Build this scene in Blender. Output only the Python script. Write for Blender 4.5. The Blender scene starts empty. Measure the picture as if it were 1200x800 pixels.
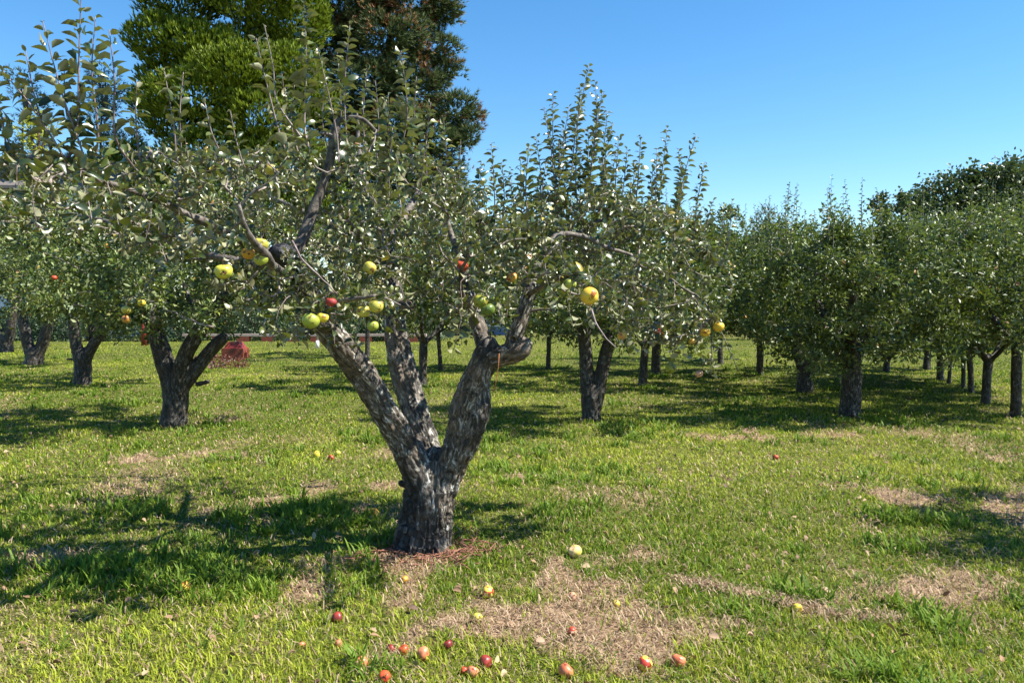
import bpy, math, random
import numpy as np

R = math.radians
rng = np.random.default_rng(7)
random.seed(7)
SC = bpy.context.scene
COL = SC.collection

# ------------------------------------------------------------------ camera
F = 950.0
PITCH = math.atan(36 / F)
cam_data = bpy.data.cameras.new("camera")
cam_data.sensor_width = 36.0
cam_data.lens = 36.0 * F / 1200.0
cam_data.clip_start = 0.05
cam_data.clip_end = 2000
cam = bpy.data.objects.new("camera", cam_data)
cam.location = (0, 0, 1.6)
cam.rotation_euler = (math.pi / 2 - PITCH, 0, 0)
COL.objects.link(cam)
SC.camera = cam

# ------------------------------------------------------------------ sky and sun
SUN_EL, SUN_AZ = R(51), R(99)          # azimuth measured from +Y towards +X
w = bpy.data.worlds.new("World")
SC.world = w
w.use_nodes = True
nt = w.node_tree
bg = nt.nodes["Background"]
sky = nt.nodes.new("ShaderNodeTexSky")
sky.sky_type = 'NISHITA'
sky.sun_disc = False
sky.sun_elevation = SUN_EL
sky.sun_rotation = SUN_AZ
sky.altitude = 0
sky.air_density = 1.0
sky.dust_density = 0.0
sky.ozone_density = 3.0
hs = nt.nodes.new("ShaderNodeHueSaturation")
hs.inputs['Saturation'].default_value = 1.28
hs.inputs['Hue'].default_value = 0.497
nt.links.new(sky.outputs[0], hs.inputs['Color'])
nt.links.new(hs.outputs[0], bg.inputs['Color'])
bg.inputs['Strength'].default_value = 0.086

sd = bpy.data.lights.new("sun", 'SUN')
sd.energy = 5.0
sd.angle = R(0.53)
sd.color = (1.0, 0.94, 0.82)
sun = bpy.data.objects.new("sun", sd)
S = np.array([math.cos(SUN_EL) * math.sin(SUN_AZ), math.cos(SUN_EL) * math.cos(SUN_AZ), math.sin(SUN_EL)])
from mathutils import Vector
sun.rotation_euler = Vector(S).to_track_quat('Z', 'Y').to_euler()
sun.location = (10, -5, 20)
COL.objects.link(sun)
SC.view_settings.view_transform = 'Standard'
SC.view_settings.look = 'None'
SC.view_settings.exposure = 1.30
SC.view_settings.gamma = 1.0
SC.view_settings.use_curve_mapping = False
SC.cycles.max_bounces = 6
SC.cycles.diffuse_bounces = 3
SC.cycles.transmission_bounces = 4
SC.cycles.use_denoising = True

# ------------------------------------------------------------------ maths helpers
CP, SP = math.cos(PITCH), math.sin(PITCH)


def at(px, py, y):
    """point seen at photograph pixel (1200 wide) at world depth y"""
    u, v = (px - 600) / F, -(py - 400) / F
    d = np.array([u, CP + v * SP, v * CP - SP])
    return np.array([0, 0, 1.6]) + d * (y / d[1])


def on_ground(px, py):
    u, v = (px - 600) / F, -(py - 400) / F
    d = np.array([u, CP + v * SP, v * CP - SP])
    p = np.array([0, 0, 1.6]) + d * (-1.6 / d[2])
    p[2] = gz(p[0], p[1])
    return p


def _hash(ix, iy, iz):
    h = (ix.astype(np.int64) * 374761393 + iy.astype(np.int64) * 668265263 + iz.astype(np.int64) * 2147483647) & 0xffffffff
    h = ((h ^ (h >> 13)) * 1274126177) & 0xffffffff
    h = h ^ (h >> 16)
    return (h & 0xffff) / 65535.0


def vnoise(p):
    p = np.atleast_2d(p)
    i = np.floor(p).astype(np.int64)
    f = p - i
    f = f * f * (3 - 2 * f)
    r = 0
    for dx in (0, 1):
        for dy in (0, 1):
            for dz in (0, 1):
                wgt = (f[:, 0] if dx else 1 - f[:, 0]) * (f[:, 1] if dy else 1 - f[:, 1]) * (f[:, 2] if dz else 1 - f[:, 2])
                r = r + wgt * _hash(i[:, 0] + dx, i[:, 1] + dy, i[:, 2] + dz)
    return r


def fbm(p, o=4):
    r, a, s = 0, 0.5, 0
    for k in range(o):
        r = r + a * vnoise(p * (2.03 ** k) + 17.3 * k)
        s += a
        a *= 0.5
    return r / s


def worley(p):
    """F2 - F1 of a cellular pattern: 0 on the cracks between plates"""
    i = np.floor(p).astype(np.int64); f1 = np.full(len(p), 9.0); f2 = np.full(len(p), 9.0)
    for dx in (-1, 0, 1):
        for dy in (-1, 0, 1):
            for dz in (-1, 0, 1):
                c = i + np.array([dx, dy, dz])
                q = c + np.stack([_hash(c[:, 0], c[:, 1], c[:, 2]), _hash(c[:, 0] + 91, c[:, 1] + 7, c[:, 2]), _hash(c[:, 0], c[:, 1] + 53, c[:, 2] + 31)], 1)
                d = np.linalg.norm(p - q, axis=1)
                f2 = np.minimum(f2, np.maximum(f1, d)); f1 = np.minimum(f1, d)
    return f2 - f1


def gz(x, y):
    x = np.atleast_1d(np.asarray(x, float)); y = np.atleast_1d(np.asarray(y, float))
    p = np.stack([x * 0.45 + 50, y * 0.45 + 50, x * 0], 1)
    h = (fbm(p, 3) - 0.5) * 0.11
    p2 = np.stack([x * 3.1 + 9, y * 3.1 + 5, x * 0 + 3], 1)
    h = h + (vnoise(p2) - 0.5) * 0.022 * np.exp(-np.hypot(x, y) / 20)
    return h if len(h) > 1 else float(h[0])


def unit(v):
    v = np.asarray(v, float)
    return v / np.maximum(np.linalg.norm(v, axis=-1, keepdims=True), 1e-9)


# ------------------------------------------------------------------ object helpers
def link(o, parent=None):
    COL.objects.link(o)
    if parent is not None:
        o.parent = parent
    return o


def tag(o, label=None, cat=None, group=None, kind=None):
    if label: o['label'] = label
    if cat: o['category'] = cat
    if group: o['group'] = group
    if kind: o['kind'] = kind
    return o


def empty(name, loc, label=None, cat=None, group=None):
    o = bpy.data.objects.new(name, None)
    o.location = tuple(loc)
    o.empty_display_size = 0.2
    COL.objects.link(o)
    return tag(o, label, cat, group)


def np_mesh(name, V, faces, mat, parent=None, smooth=False, attrs=None, origin=None):
    """faces: list of (m,k) int arrays; attrs: dict name->(type, array)"""
    V = np.asarray(V, np.float32)
    if origin is not None:
        V = V - np.asarray(origin, np.float32)
    me = bpy.data.meshes.new(name)
    me.vertices.add(len(V))
    me.vertices.foreach_set('co', V.ravel())
    faces = [np.asarray(f, np.int32) for f in faces if len(f)]
    nl = sum(f.size for f in faces)
    nf = sum(len(f) for f in faces)
    me.loops.add(nl)
    me.polygons.add(nf)
    me.loops.foreach_set('vertex_index', np.concatenate([f.ravel() for f in faces]))
    tot = np.concatenate([np.full(len(f), f.shape[1], np.int32) for f in faces])
    st = np.concatenate([[0], np.cumsum(tot)[:-1]]).astype(np.int32)
    me.polygons.foreach_set('loop_start', st)
    me.polygons.foreach_set('loop_total', tot)
    me.polygons.foreach_set('use_smooth', np.full(nf, smooth))
    me.update(calc_edges=True)
    if attrs:
        for k, (t, a) in attrs.items():
            at_ = me.attributes.new(k, t, 'POINT')
            at_.data.foreach_set({'FLOAT': 'value', 'FLOAT_VECTOR': 'vector', 'FLOAT_COLOR': 'color'}[t],
                                 np.ascontiguousarray(a, np.float32).ravel())
    if mat is not None:
        for m in (mat if isinstance(mat, (list, tuple)) else [mat]):
            me.materials.append(m)
    o = bpy.data.objects.new(name, me)
    link(o, parent)
    return o


class Geo:
    """collects numpy geometry"""
    def __init__(s):
        s.V = []; s.Fc = {}; s.n = 0; s.A = {}

    def add(s, V, faces, **attrs):
        V = np.asarray(V, float)
        for f in faces:
            f = np.asarray(f)
            if len(f):
                s.Fc.setdefault(f.shape[1], []).append(f + s.n)
        s.V.append(V); s.n += len(V)
        for k, a in attrs.items():
            s.A.setdefault(k, []).append(np.broadcast_to(a, (len(V),) + np.shape(a)[1:]) if np.ndim(a) else np.full(len(V), a))

    def build(s, name, mat, parent=None, smooth=False, origin=None):
        at_ = {}
        for k, l in s.A.items():
            a = np.concatenate(l)
            at_[k] = ({1: 'FLOAT'}.get(a.ndim, 'FLOAT_VECTOR' if a.shape[-1] == 3 else 'FLOAT_COLOR'), a)
        return np_mesh(name, np.concatenate(s.V), [np.concatenate(f) for f in s.Fc.values()], mat, parent, smooth, at_, origin)


def merge(name, parts, parent, origin):
    """several Geo of one part (wood and leaves of a crown), one mesh with one material slot each"""
    V, fc, mi, rn, n = [], [], [], [], 0
    for i, (g, m_) in enumerate(parts):
        if not g.n: continue
        V.append(np.concatenate(g.V))
        rn.append(np.concatenate(g.A['rnd']) if 'rnd' in g.A else np.zeros(g.n))
        for f in g.Fc.values():
            f = np.concatenate(f) + n
            fc.append(f); mi.append(np.full(len(f), i))
        n += g.n
    o = np_mesh(name, np.concatenate(V), fc, [m_ for g, m_ in parts], parent, False, {'rnd': ('FLOAT', np.concatenate(rn))}, origin)
    mi = np.concatenate(mi)
    if len(o.data.polygons) == len(mi): o.data.polygons.foreach_set('material_index', mi.astype(np.int32))
    o.data.polygons.foreach_set('use_smooth', np.ones(len(o.data.polygons), bool))
    return o


def box(g, c, s, rz=0.0):
    c = np.array(c, float); s = np.array(s, float) / 2
    v = np.array([[x, y, z] for x in (-1, 1) for y in (-1, 1) for z in (-1, 1)], float) * s
    if rz:
        ca, sa = math.cos(rz), math.sin(rz)
        v = np.stack([v[:, 0] * ca - v[:, 1] * sa, v[:, 0] * sa + v[:, 1] * ca, v[:, 2]], 1)
    g.add(v + c, [np.array([[0, 1, 3, 2], [4, 6, 7, 5], [0, 4, 5, 1], [2, 3, 7, 6], [0, 2, 6, 4], [1, 5, 7, 3]])])


def tube(g, P, rad, sides=6, cap=True, **attrs):
    P = np.asarray(P, float); n = len(P)
    rad = np.broadcast_to(np.asarray(rad, float), (n,))
    T = unit(np.gradient(P, axis=0))
    up = np.array([0.3, 0.2, 1.0]) if abs(T[0, 2]) < 0.9 else np.array([1.0, 0.1, 0])
    e = unit(np.cross(T[0], up))
    E = [e]
    for i in range(1, n):
        e = E[-1] - T[i] * np.dot(E[-1], T[i]); E.append(unit(e))
    E = np.array(E); B = np.cross(T, E)
    a = np.arange(sides) * 2 * math.pi / sides
    V = P[:, None] + rad[:, None, None] * (np.cos(a)[None, :, None] * E[:, None] + np.sin(a)[None, :, None] * B[:, None])
    V = V.reshape(-1, 3)
    i = np.arange(n - 1)[:, None] * sides; j = np.arange(sides)[None]
    j2 = (j + 1) % sides
    q = np.stack([i + j, i + j2, i + sides + j2, i + sides + j], -1).reshape(-1, 4)
    fs = [q]
    if cap:
        k = len(V)
        V = np.concatenate([V, P[:1], P[-1:]])
        jj = np.arange(sides)
        fs.append(np.stack([np.full(sides, k), (jj + 1) % sides, jj], 1))
        b = (n - 1) * sides
        fs.append(np.stack([np.full(sides, k + 1), b + jj, b + (jj + 1) % sides], 1))
    g.add(V, fs, **attrs)


# ------------------------------------------------------------------ materials
def mat(name):
    m = bpy.data.materials.new(name); m.use_nodes = True
    t = m.node_tree
    return m, t, t.nodes['Principled BSDF'], t.nodes['Material Output']


def ramp(t, fac, stops):
    r = t.nodes.new('ShaderNodeValToRGB')
    e = r.color_ramp.elements
    while len(e) > 1: e.remove(e[-1])
    for i, (p, c) in enumerate(stops):
        q = e[0] if i == 0 else e.new(p)
        q.position = p; q.color = (*c, 1)
    t.links.new(fac, r.inputs[0])
    return r.outputs[0]


def noise(t, scale, detail=4, rough=0.55, vec=None, dist=0.0):
    n = t.nodes.new('ShaderNodeTexNoise')
    n.inputs['Scale'].default_value = scale
    n.inputs['Detail'].default_value = detail
    n.inputs['Roughness'].default_value = rough
    n.inputs['Distortion'].default_value = dist
    if vec is not None: t.links.new(vec, n.inputs['Vector'])
    return n.outputs['Fac']


def attr(t, name):
    a = t.nodes.new('ShaderNodeAttribute'); a.attribute_name = name
    return a


def mixc(t, fac, a, b):
    m = t.nodes.new('ShaderNodeMix'); m.data_type = 'RGBA'
    for s_, v in ((0, fac), (6, a), (7, b)):
        if isinstance(v, (float, int)): m.inputs[s_].default_value = v
        elif isinstance(v, tuple): m.inputs[s_].default_value = (*v, 1)
        else: t.links.new(v, m.inputs[s_])
    return m.outputs[2]


def leaf_mat(name, top, under, trans=0.28, rough=0.38, tcol=None, spec=0.5):
    """top: ramp stops over the per-leaf random value; underside paler, translucent"""
    m, t, b, out = mat(name)
    a = attr(t, 'rnd')
    c = ramp(t, a.outputs['Fac'], top)
    g = t.nodes.new('ShaderNodeNewGeometry')
    col = mixc(t, g.outputs['Backfacing'], c, mixc(t, 0.75, c, under)) if under else c
    t.links.new(col, b.inputs['Base Color'])
    b.inputs['Roughness'].default_value = rough
    b.inputs['Specular IOR Level'].default_value = spec
    tr = t.nodes.new('ShaderNodeBsdfTranslucent')
    t.links.new(mixc(t, 0.6, c, tcol) if tcol else c, tr.inputs['Color'])
    mx = t.nodes.new('ShaderNodeMixShader'); mx.inputs[0].default_value = trans
    t.links.new(b.outputs[0], mx.inputs[1]); t.links.new(tr.outputs[0], mx.inputs[2])
    t.links.new(mx.outputs[0], out.inputs['Surface'])
    return m


def simple(name, col, rough=0.6, nscale=None, col2=None, bump=0.0, spec=0.4, metallic=0.0):
    m, t, b, out = mat(name)
    b.inputs['Roughness'].default_value = rough
    b.inputs['Specular IOR Level'].default_value = spec
    b.inputs['Metallic'].default_value = metallic
    if nscale:
        tc = t.nodes.new('ShaderNodeTexCoord')
        n = noise(t, nscale, 5, 0.6, tc.outputs['Object'])
        t.links.new(ramp(t, n, [(0.35, col), (0.65, col2 or col)]), b.inputs['Base Color'])
        if bump:
            bp = t.nodes.new('ShaderNodeBump'); bp.inputs['Strength'].default_value = bump
            bp.inputs['Distance'].default_value = 0.02
            t.links.new(n, bp.inputs['Height']); t.links.new(bp.outputs[0], b.inputs['Normal'])
    else:
        b.inputs['Base Color'].default_value = (*col, 1)
    return m


def bark_mat(name, fine=True, tint=1.0):
    m, t, b, out = mat(name)
    a = attr(t, 'bark')
    mp = t.nodes.new('ShaderNodeMapping'); t.links.new(a.outputs['Vector'], mp.inputs['Vector'])
    mp.inputs['Scale'].default_value = (1, 1, 0.42)
    v = mp.outputs[0]
    n1 = noise(t, 34, 8, 0.72, v, 0.8)
    n2 = noise(t, 5.5, 4, 0.55, a.outputs['Vector'], 0.4)
    n3 = noise(t, 60, 5, 0.7, v, 0.2)
    k = tint
    base = ramp(t, n1, [(0.41, (0.010 * k, 0.008 * k, 0.007 * k)), (0.49, (0.050 * k, 0.042 * k, 0.035 * k)),
                        (0.56, (0.13 * k, 0.12 * k, 0.105 * k)), (0.64, (0.46 * k, 0.45 * k, 0.43 * k))])
    dark = ramp(t, n1, [(0.4, (0.018 * k, 0.014 * k, 0.012 * k)), (0.62, (0.13 * k, 0.10 * k, 0.075 * k))])
    f = ramp(t, n2, [(0.40, (1, 1, 1)), (0.56, (0, 0, 0))])
    c = mixc(t, f, base, dark)
    fr = ramp(t, n3, [(0.60, (0, 0, 0)), (0.70, (1, 1, 1))])
    c = mixc(t, fr, c, (0.42 * k, 0.40 * k, 0.33 * k))
    ca = attr(t, 'char')
    c = mixc(t, ca.outputs['Fac'], c, ramp(t, n1, [(0.50, (0.008, 0.008, 0.009)), (0.62, (0.05, 0.048, 0.05)), (0.70, (0.28, 0.28, 0.29))]))
    t.links.new(c, b.inputs['Base Color'])
    b.inputs['Roughness'].default_value = 0.5
    b.inputs['Specular IOR Level'].default_value = 0.35
    bp = t.nodes.new('ShaderNodeBump'); bp.inputs['Strength'].default_value = 0.9
    bp.inputs['Distance'].default_value = 0.012 if fine else 0.02
    t.links.new(n1, bp.inputs['Height'])
    bp2 = t.nodes.new('ShaderNodeBump'); bp2.inputs['Strength'].default_value = 0.5
    bp2.inputs['Distance'].default_value = 0.004
    t.links.new(n3, bp2.inputs['Height']); t.links.new(bp.outputs[0], bp2.inputs['Normal'])
    t.links.new(bp2.outputs[0], b.inputs['Normal'])
    return m


M = {}
M['bark'] = bark_mat('old_apple_bark', True, 1.4)
M['bark_far'] = bark_mat('apple_bark_far', False, 0.55)
M['twig'] = simple('twig_bark', (0.09, 0.068, 0.06), 0.6, 30, (0.33, 0.28, 0.26), 0.3)
M['limb_bark'] = simple('limb_bark', (0.045, 0.036, 0.03), 0.7, 26, (0.19, 0.165, 0.145), 0.5)
M['shoot'] = simple('young_shoot', (0.11, 0.07, 0.065), 0.5, 20, (0.26, 0.21, 0.21))
M['leaf'] = leaf_mat('apple_leaf', [(0.0, (0.018, 0.034, 0.011)), (0.5, (0.050, 0.076, 0.017)), (0.86, (0.125, 0.152, 0.034)),
                                   (0.972, (0.24, 0.24, 0.08)), (0.98, (0.50, 0.42, 0.05)), (1.0, (0.30, 0.15, 0.07))],
                     (0.33, 0.32, 0.20), 0.15, 0.34, (0.26, 0.30, 0.02), 0.7)
M['leaf_far'] = leaf_mat('orchard_leaf', [(0.0, (0.015, 0.034, 0.009)), (0.5, (0.045, 0.080, 0.016)), (0.9, (0.13, 0.18, 0.034)),
                                         (0.985, (0.24, 0.27, 0.05)), (1.0, (0.30, 0.13, 0.05))],
                         (0.22, 0.25, 0.11), 0.17, 0.42, (0.24, 0.33, 0.02), 0.38)
M['grass'], t, b, out = mat('grass_blade')
a = attr(t, 'col')
t.links.new(a.outputs['Color'], b.inputs['Base Color'])
b.inputs['Roughness'].default_value = 0.55
b.inputs['Specular IOR Level'].default_value = 0.2
tr = t.nodes.new('ShaderNodeBsdfTranslucent'); t.links.new(a.outputs['Color'], tr.inputs['Color'])
mx = t.nodes.new('ShaderNodeMixShader'); mx.inputs[0].default_value = 0.38
t.links.new(b.outputs[0], mx.inputs[1]); t.links.new(tr.outputs[0], mx.inputs[2]); t.links.new(mx.outputs[0], out.inputs['Surface'])

# ------------------------------------------------------------------ ground
def seg_dist(x, y, pts):
    d = np.full(len(x), 1e9)
    for a_, b_ in zip(pts[:-1], pts[1:]):
        ax, ay = a_[:2]; bx, by = b_[:2]
        L = (bx - ax) ** 2 + (by - ay) ** 2
        tt = np.clip(((x - ax) * (bx - ax) + (y - ay) * (by - ay)) / L, 0, 1)
        d = np.minimum(d, np.hypot(x - ax - tt * (bx - ax), y - ay - tt * (by - ay)))
    return d


def ground_xy(px, py):
    return np.array([(px - 600) / F, 1.0]) * 1.6 * F / (py - 364)


STREAK = [ground_xy(*p) for p in ((800, 684), (835, 692), (880, 700), (935, 710), (985, 722), (1060, 728))]
BARE = [(ground_xy(550, 742), 0.62, 0.36), (ground_xy(450, 715), 0.55, 0.28), (ground_xy(495, 668), 0.34, 0.22), (ground_xy(650, 765), 0.55, 0.25),
        (ground_xy(30, 655), 0.55, 0.22), (ground_xy(1150, 590), 0.9, 0.4), (ground_xy(1090, 690), 0.5, 0.18), (ground_xy(230, 535), 0.6, 0.25),
        (ground_xy(880, 512), 0.9, 0.35), (ground_xy(1160, 540), 0.9, 0.35), (ground_xy(330, 600), 0.5, 0.3), (ground_xy(760, 655), 0.45, 0.14),
        (ground_xy(620, 560), 0.5, 0.25), (ground_xy(1170, 680), 0.4, 0.2), (ground_xy(400, 575), 0.4, 0.25), (ground_xy(620, 690), 0.4, 0.16)]


def dryness(x, y):
    """0 lush .. 1 bare straw"""
    p = np.stack([x * 0.9 + 30, y * 0.55 + 80, x * 0], 1)
    n = fbm(p, 4)
    m = np.clip((n - 0.57) / 0.16, 0, 1) * 0.6 * np.clip(1.6 - y / 12, 0.3, 1)
    p = np.stack([x * 3.4, y * 2.2, x * 0 + 5], 1)
    n2 = fbm(p, 3)
    for c, rx, ry in BARE:
        q = np.hypot((x - c[0]) / rx, (y - c[1]) / ry)
        m = np.maximum(m, np.clip(0.85 - q + (n2 - 0.5) * 5.0, 0, 0.8))
    m = np.maximum(m, np.clip(1.1 - seg_dist(x, y, STREAK) / 0.09, 0, 0.55) * np.clip(n2 * 2.2 - 0.4, 0, 1))
    return np.clip(m + (n2 - 0.5) * 0.9 * np.clip(1.6 - y / 10, 0.3, 1), 0, 1)


u = np.linspace(-1, 1, 361)
gx = 420 * np.sinh(u * 6.0) / np.sinh(6.0)
v = np.linspace(-0.55, 1, 420)
gy = 500 * np.sinh(v * 6.0) / np.sinh(6.0) + 3.0
X, Y = np.meshgrid(gx, gy, indexing='ij')
Xf, Yf = X.ravel(), Y.ravel()
Z = gz(Xf, Yf)
ny = len(gy)
ii, jj = np.meshgrid(np.arange(len(gx) - 1), np.arange(ny - 1), indexing='ij')
q = np.stack([ii * ny + jj, (ii + 1) * ny + jj, (ii + 1) * ny + jj + 1, ii * ny + jj + 1], -1).reshape(-1, 4)
dr = dryness(Xf, Yf)
m, t, b, out = mat('soil_and_thatch')
a = attr(t, 'dry')
tc = t.nodes.new('ShaderNodeTexCoord')
n1 = noise(t, 55, 6, 0.7, tc.outputs['Object'], 0.5)
n2 = noise(t, 9, 5, 0.6, tc.outputs['Object'], 0.3)
straw = ramp(t, n1, [(0.36, (0.05, 0.030, 0.018)), (0.48, (0.22, 0.145, 0.09)), (0.66, (0.46, 0.33, 0.22))])
green = ramp(t, n1, [(0.34, (0.020, 0.024, 0.006)), (0.52, (0.095, 0.11, 0.022)), (0.72, (0.26, 0.23, 0.10))])
c = mixc(t, ramp(t, a.outputs['Fac'], [(0.1, (0, 0, 0)), (0.7, (1, 1, 1))]), green, straw)
soil = ramp(t, n2, [(0.55, (0, 0, 0)), (0.68, (0.7, 0.7, 0.7))])
c = mixc(t, soil, c, (0.16, 0.095, 0.055))
t.links.new(c, b.inputs['Base Color'])
b.inputs['Roughness'].default_value = 0.95
b.inputs['Specular IOR Level'].default_value = 0.1
bp = t.nodes.new('ShaderNodeBump'); bp.inputs['Strength'].default_value = 0.8; bp.inputs['Distance'].default_value = 0.02
t.links.new(n1, bp.inputs['Height']); t.links.new(bp.outputs[0], b.inputs['Normal'])
g_o = np_mesh('ground', np.stack([Xf, Yf, Z], 1), [q], m, None, True, {'dry': ('FLOAT', dr)})
tag(g_o, 'mown orchard ground of turf and dry thatch', None, None, 'structure')


# ------------------------------------------------------------------ grass
def blades(x, y, h, wd, lean, az, col, segs=2, z0=-0.004, bend=1.0):
    n = len(x)
    z = gz(x, y) + z0
    d = np.stack([np.cos(az), np.sin(az), np.zeros(n)], 1)
    s = np.stack([-np.sin(az + 0.6 * rng.standard_normal(n)), np.cos(az), np.zeros(n)], 1)
    s = unit(s)
    P0 = np.stack([x, y, z], 1)
    up = np.array([0, 0, 1.0])
    rows = []
    for k in range(segs):
        f = k / segs
        c_ = P0 + up * (h * f * np.cos(lean * f * bend))[:, None] + d * (h * f * np.sin(lean * (0.5 + 0.5 * f)))[:, None]
        wk = wd * (1 - 0.35 * f)
        rows.append(c_ - s * wk[:, None] / 2); rows.append(c_ + s * wk[:, None] / 2)
    tip = P0 + up * (h * np.cos(lean * bend))[:, None] + d * (h * np.sin(lean))[:, None]
    rows.append(tip)
    k = 2 * segs + 1
    V = np.stack(rows, 1).reshape(-1, 3)
    base = np.arange(n)[:, None] * k
    Q = [base + np.array([[2 * i, 2 * i + 1, 2 * i + 3, 2 * i + 2]]) for i in range(segs - 1)]
    T_ = base + np.array([[2 * segs - 2, 2 * segs - 1, 2 * segs]])
    C = np.repeat(np.concatenate([col, np.ones((n, 1))], 1), k, axis=0)
    C[:, :3] *= (np.tile(np.linspace(0.92, 1.08, k), n))[:, None]
    return V, ([np.concatenate(Q)] if Q else []) + [T_], C


def scatter(n, dmin=2.5, dmax=46.0, extra=1.2):
    d = dmin * (dmax / dmin) ** rng.random(n)
    x = (rng.random(n) * 2 - 1) * (0.66 * d + extra)
    return x, d


def lerp(a_, b_, t_):
    return np.asarray(a_)[None] * (1 - t_[:, None]) + np.asarray(b_)[None] * t_[:, None]


G = Geo()
x, y = scatter(540000)
dr = dryness(x, y)
keep = rng.random(len(x)) > dr * 0.86 * (0.5 + 0.6 * vnoise(np.stack([x * 7, y * 5, x * 0 + 8], 1)))
x, y, dr = x[keep], y[keep], dr[keep]
n = len(x)
cl = fbm(np.stack([x * 2.3, y * 1.6, x * 0 + 2], 1), 3)
h = (0.018 + 0.045 * rng.random(n) ** 1.8) * (0.45 + 1.1 * cl)
wd = 0.0048 * (y / 3.0) ** 0.72 * (0.7 + 0.7 * rng.random(n))
tone = np.clip(0.42 + 0.36 * rng.standard_normal(n) + (fbm(np.stack([x * 0.5, y * 0.35, x * 0 + 9], 1), 3) - 0.5) * 2.0, 0, 1)
col = lerp((0.085, 0.155, 0.008), (0.38, 0.425, 0.042), tone)
isdry = rng.random(n) < (0.10 + 0.5 * dr) * np.clip(1.25 - y / 12, 0.15, 1)
col[isdry] = lerp((0.36, 0.26, 0.14), (0.58, 0.46, 0.28), rng.random(isdry.sum()))
V, f, C = blades(x, y, h, wd, 0.25 + 0.9 * rng.random(n), rng.random(n) * 6.283, col)
G.add(V, f, col=C)
grass_o = G.build('grass', M['grass'])
tag(grass_o, 'short yellow green turf covering the orchard floor', 'grass', None, 'stuff')

# broad-bladed weed tufts
G = Geo()
nt_ = 46000
x, y = scatter(nt_, 2.6, 34.0)
cl = fbm(np.stack([x * 1.1 + 4, y * 0.8 + 2, x * 0 + 31], 1), 3)
lush = [(ground_xy(270, 600), 1.3, 0.55), (ground_xy(150, 690), 1.2, 0.5), (ground_xy(600, 600), 0.8, 0.7), (ground_xy(420, 640), 0.6, 0.3), (ground_xy(1110, 615), 1.0, 0.3),
        (ground_xy(560, 700), 0.2, 0.1), (ground_xy(340, 640), 0.6, 0.2)]
prob = np.clip((cl - 0.43) / 0.14, 0, 1) * 0.6 + 0.12
for c_, rx, ry in lush:
    prob = np.maximum(prob, np.clip(1.5 - np.hypot((x - c_[0]) / rx, (y - c_[1]) / ry), 0, 1))
prob *= np.clip(1.25 - dryness(x, y), 0.3, 1) * np.clip((fbm(np.stack([x * 3.2, y * 2.2, x * 0 + 66], 1), 2) - 0.3) * 3.2, 0.1, 1)
keep = rng.random(nt_) < prob
x, y, lu = x[keep], y[keep], prob[keep]
k = 8
nn = len(x)
size = (0.5 + rng.random(nn)) * np.where(lu > 0.6, 0.85, 0.52)
xx = np.repeat(x, k) + rng.standard_normal(nn * k) * 0.02
yy = np.repeat(y, k) + rng.standard_normal(nn * k) * 0.02
sz = np.repeat(size, k) * (0.6 + 0.6 * rng.random(nn * k))
col = lerp((0.07, 0.14, 0.014), (0.19, 0.28, 0.03), np.clip(rng.random(nn * k) * 0.6 + np.repeat(rng.random(nn), k) * 0.5, 0, 1))
V, f, C = blades(xx, yy, 0.11 * sz, 0.011 * sz * np.clip((yy / 5) ** 0.5, 0.8, 2), 0.3 + 0.8 * rng.random(nn * k), rng.random(nn * k) * 6.283, col, 3)
G.add(V, f, col=C)
tag(G.build('weeds', M['grass']), 'tufts of broad dark green grass weeds in the turf', 'weeds', None, 'stuff')

# dry straw lying on the ground
G = Geo()
x, y = scatter(120000, 2.5, 20)
dr = dryness(x, y)
keep = rng.random(len(x)) < 0.10 + 0.85 * dr
x, y = x[keep], y[keep]
sx = []
for i in range(1100):
    k_ = rng.integers(0, len(STREAK) - 1); tt = rng.random()
    p_ = STREAK[k_] * (1 - tt) + STREAK[k_ + 1] * tt + rng.standard_normal(2) * (0.02 + 0.05 * rng.random())
    sx.append(p_)
sx = np.array(sx)
x = np.concatenate([x, sx[:, 0]]); y = np.concatenate([y, sx[:, 1]])
n = len(x)
col = lerp((0.14, 0.08, 0.045), (0.62, 0.47, 0.32), rng.random(n))
V, f, C = blades(x, y, 0.03 + 0.06 * rng.random(n), 0.0038 * (y / 3) ** 0.7 * (0.6 + rng.random(n)), 1.2 + 0.3 * rng.random(n), rng.random(n) * 6.283, col, 2, 0.006 + 0.012 * rng.random(n))
G.add(V, f, col=C)
tag(G.build('dry_grass', M['grass']), 'loose dry straw and clippings lying over bare patches', 'dry grass', None, 'stuff')

# ------------------------------------------------------------------ leaves
LX = np.array([0.0, 0.0, 0.14, 0.38, 0.38, 0.38, 0.68, 0.68, 0.68, 0.88, 0.88, 0.88, 1.0])
LY = np.array([-0.012, 0.012, 0.0, -0.22, 0, 0.22, -0.235, 0, 0.235, -0.135, 0, 0.135, 0.0])
LZ = np.array([0, 0, 0, 0.13, 0, 0.13, 0.13, 0, 0.13, 0.06, 0, 0.06, 0.0])
LT = np.array([[0, 1, 2], [2, 3, 4], [2, 4, 5], [9, 12, 10], [10, 12, 11]])
LQ = np.array([[3, 6, 7, 4], [4, 7, 8, 5], [6, 9, 10, 7], [7, 10, 11, 8]])
SX = np.array([0.0, 0.45, 1.0, 0.5]); SY = np.array([0, -0.27, 0, 0.27]); SZ = np.array([0, 0.09, 0, 0.09])


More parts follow.
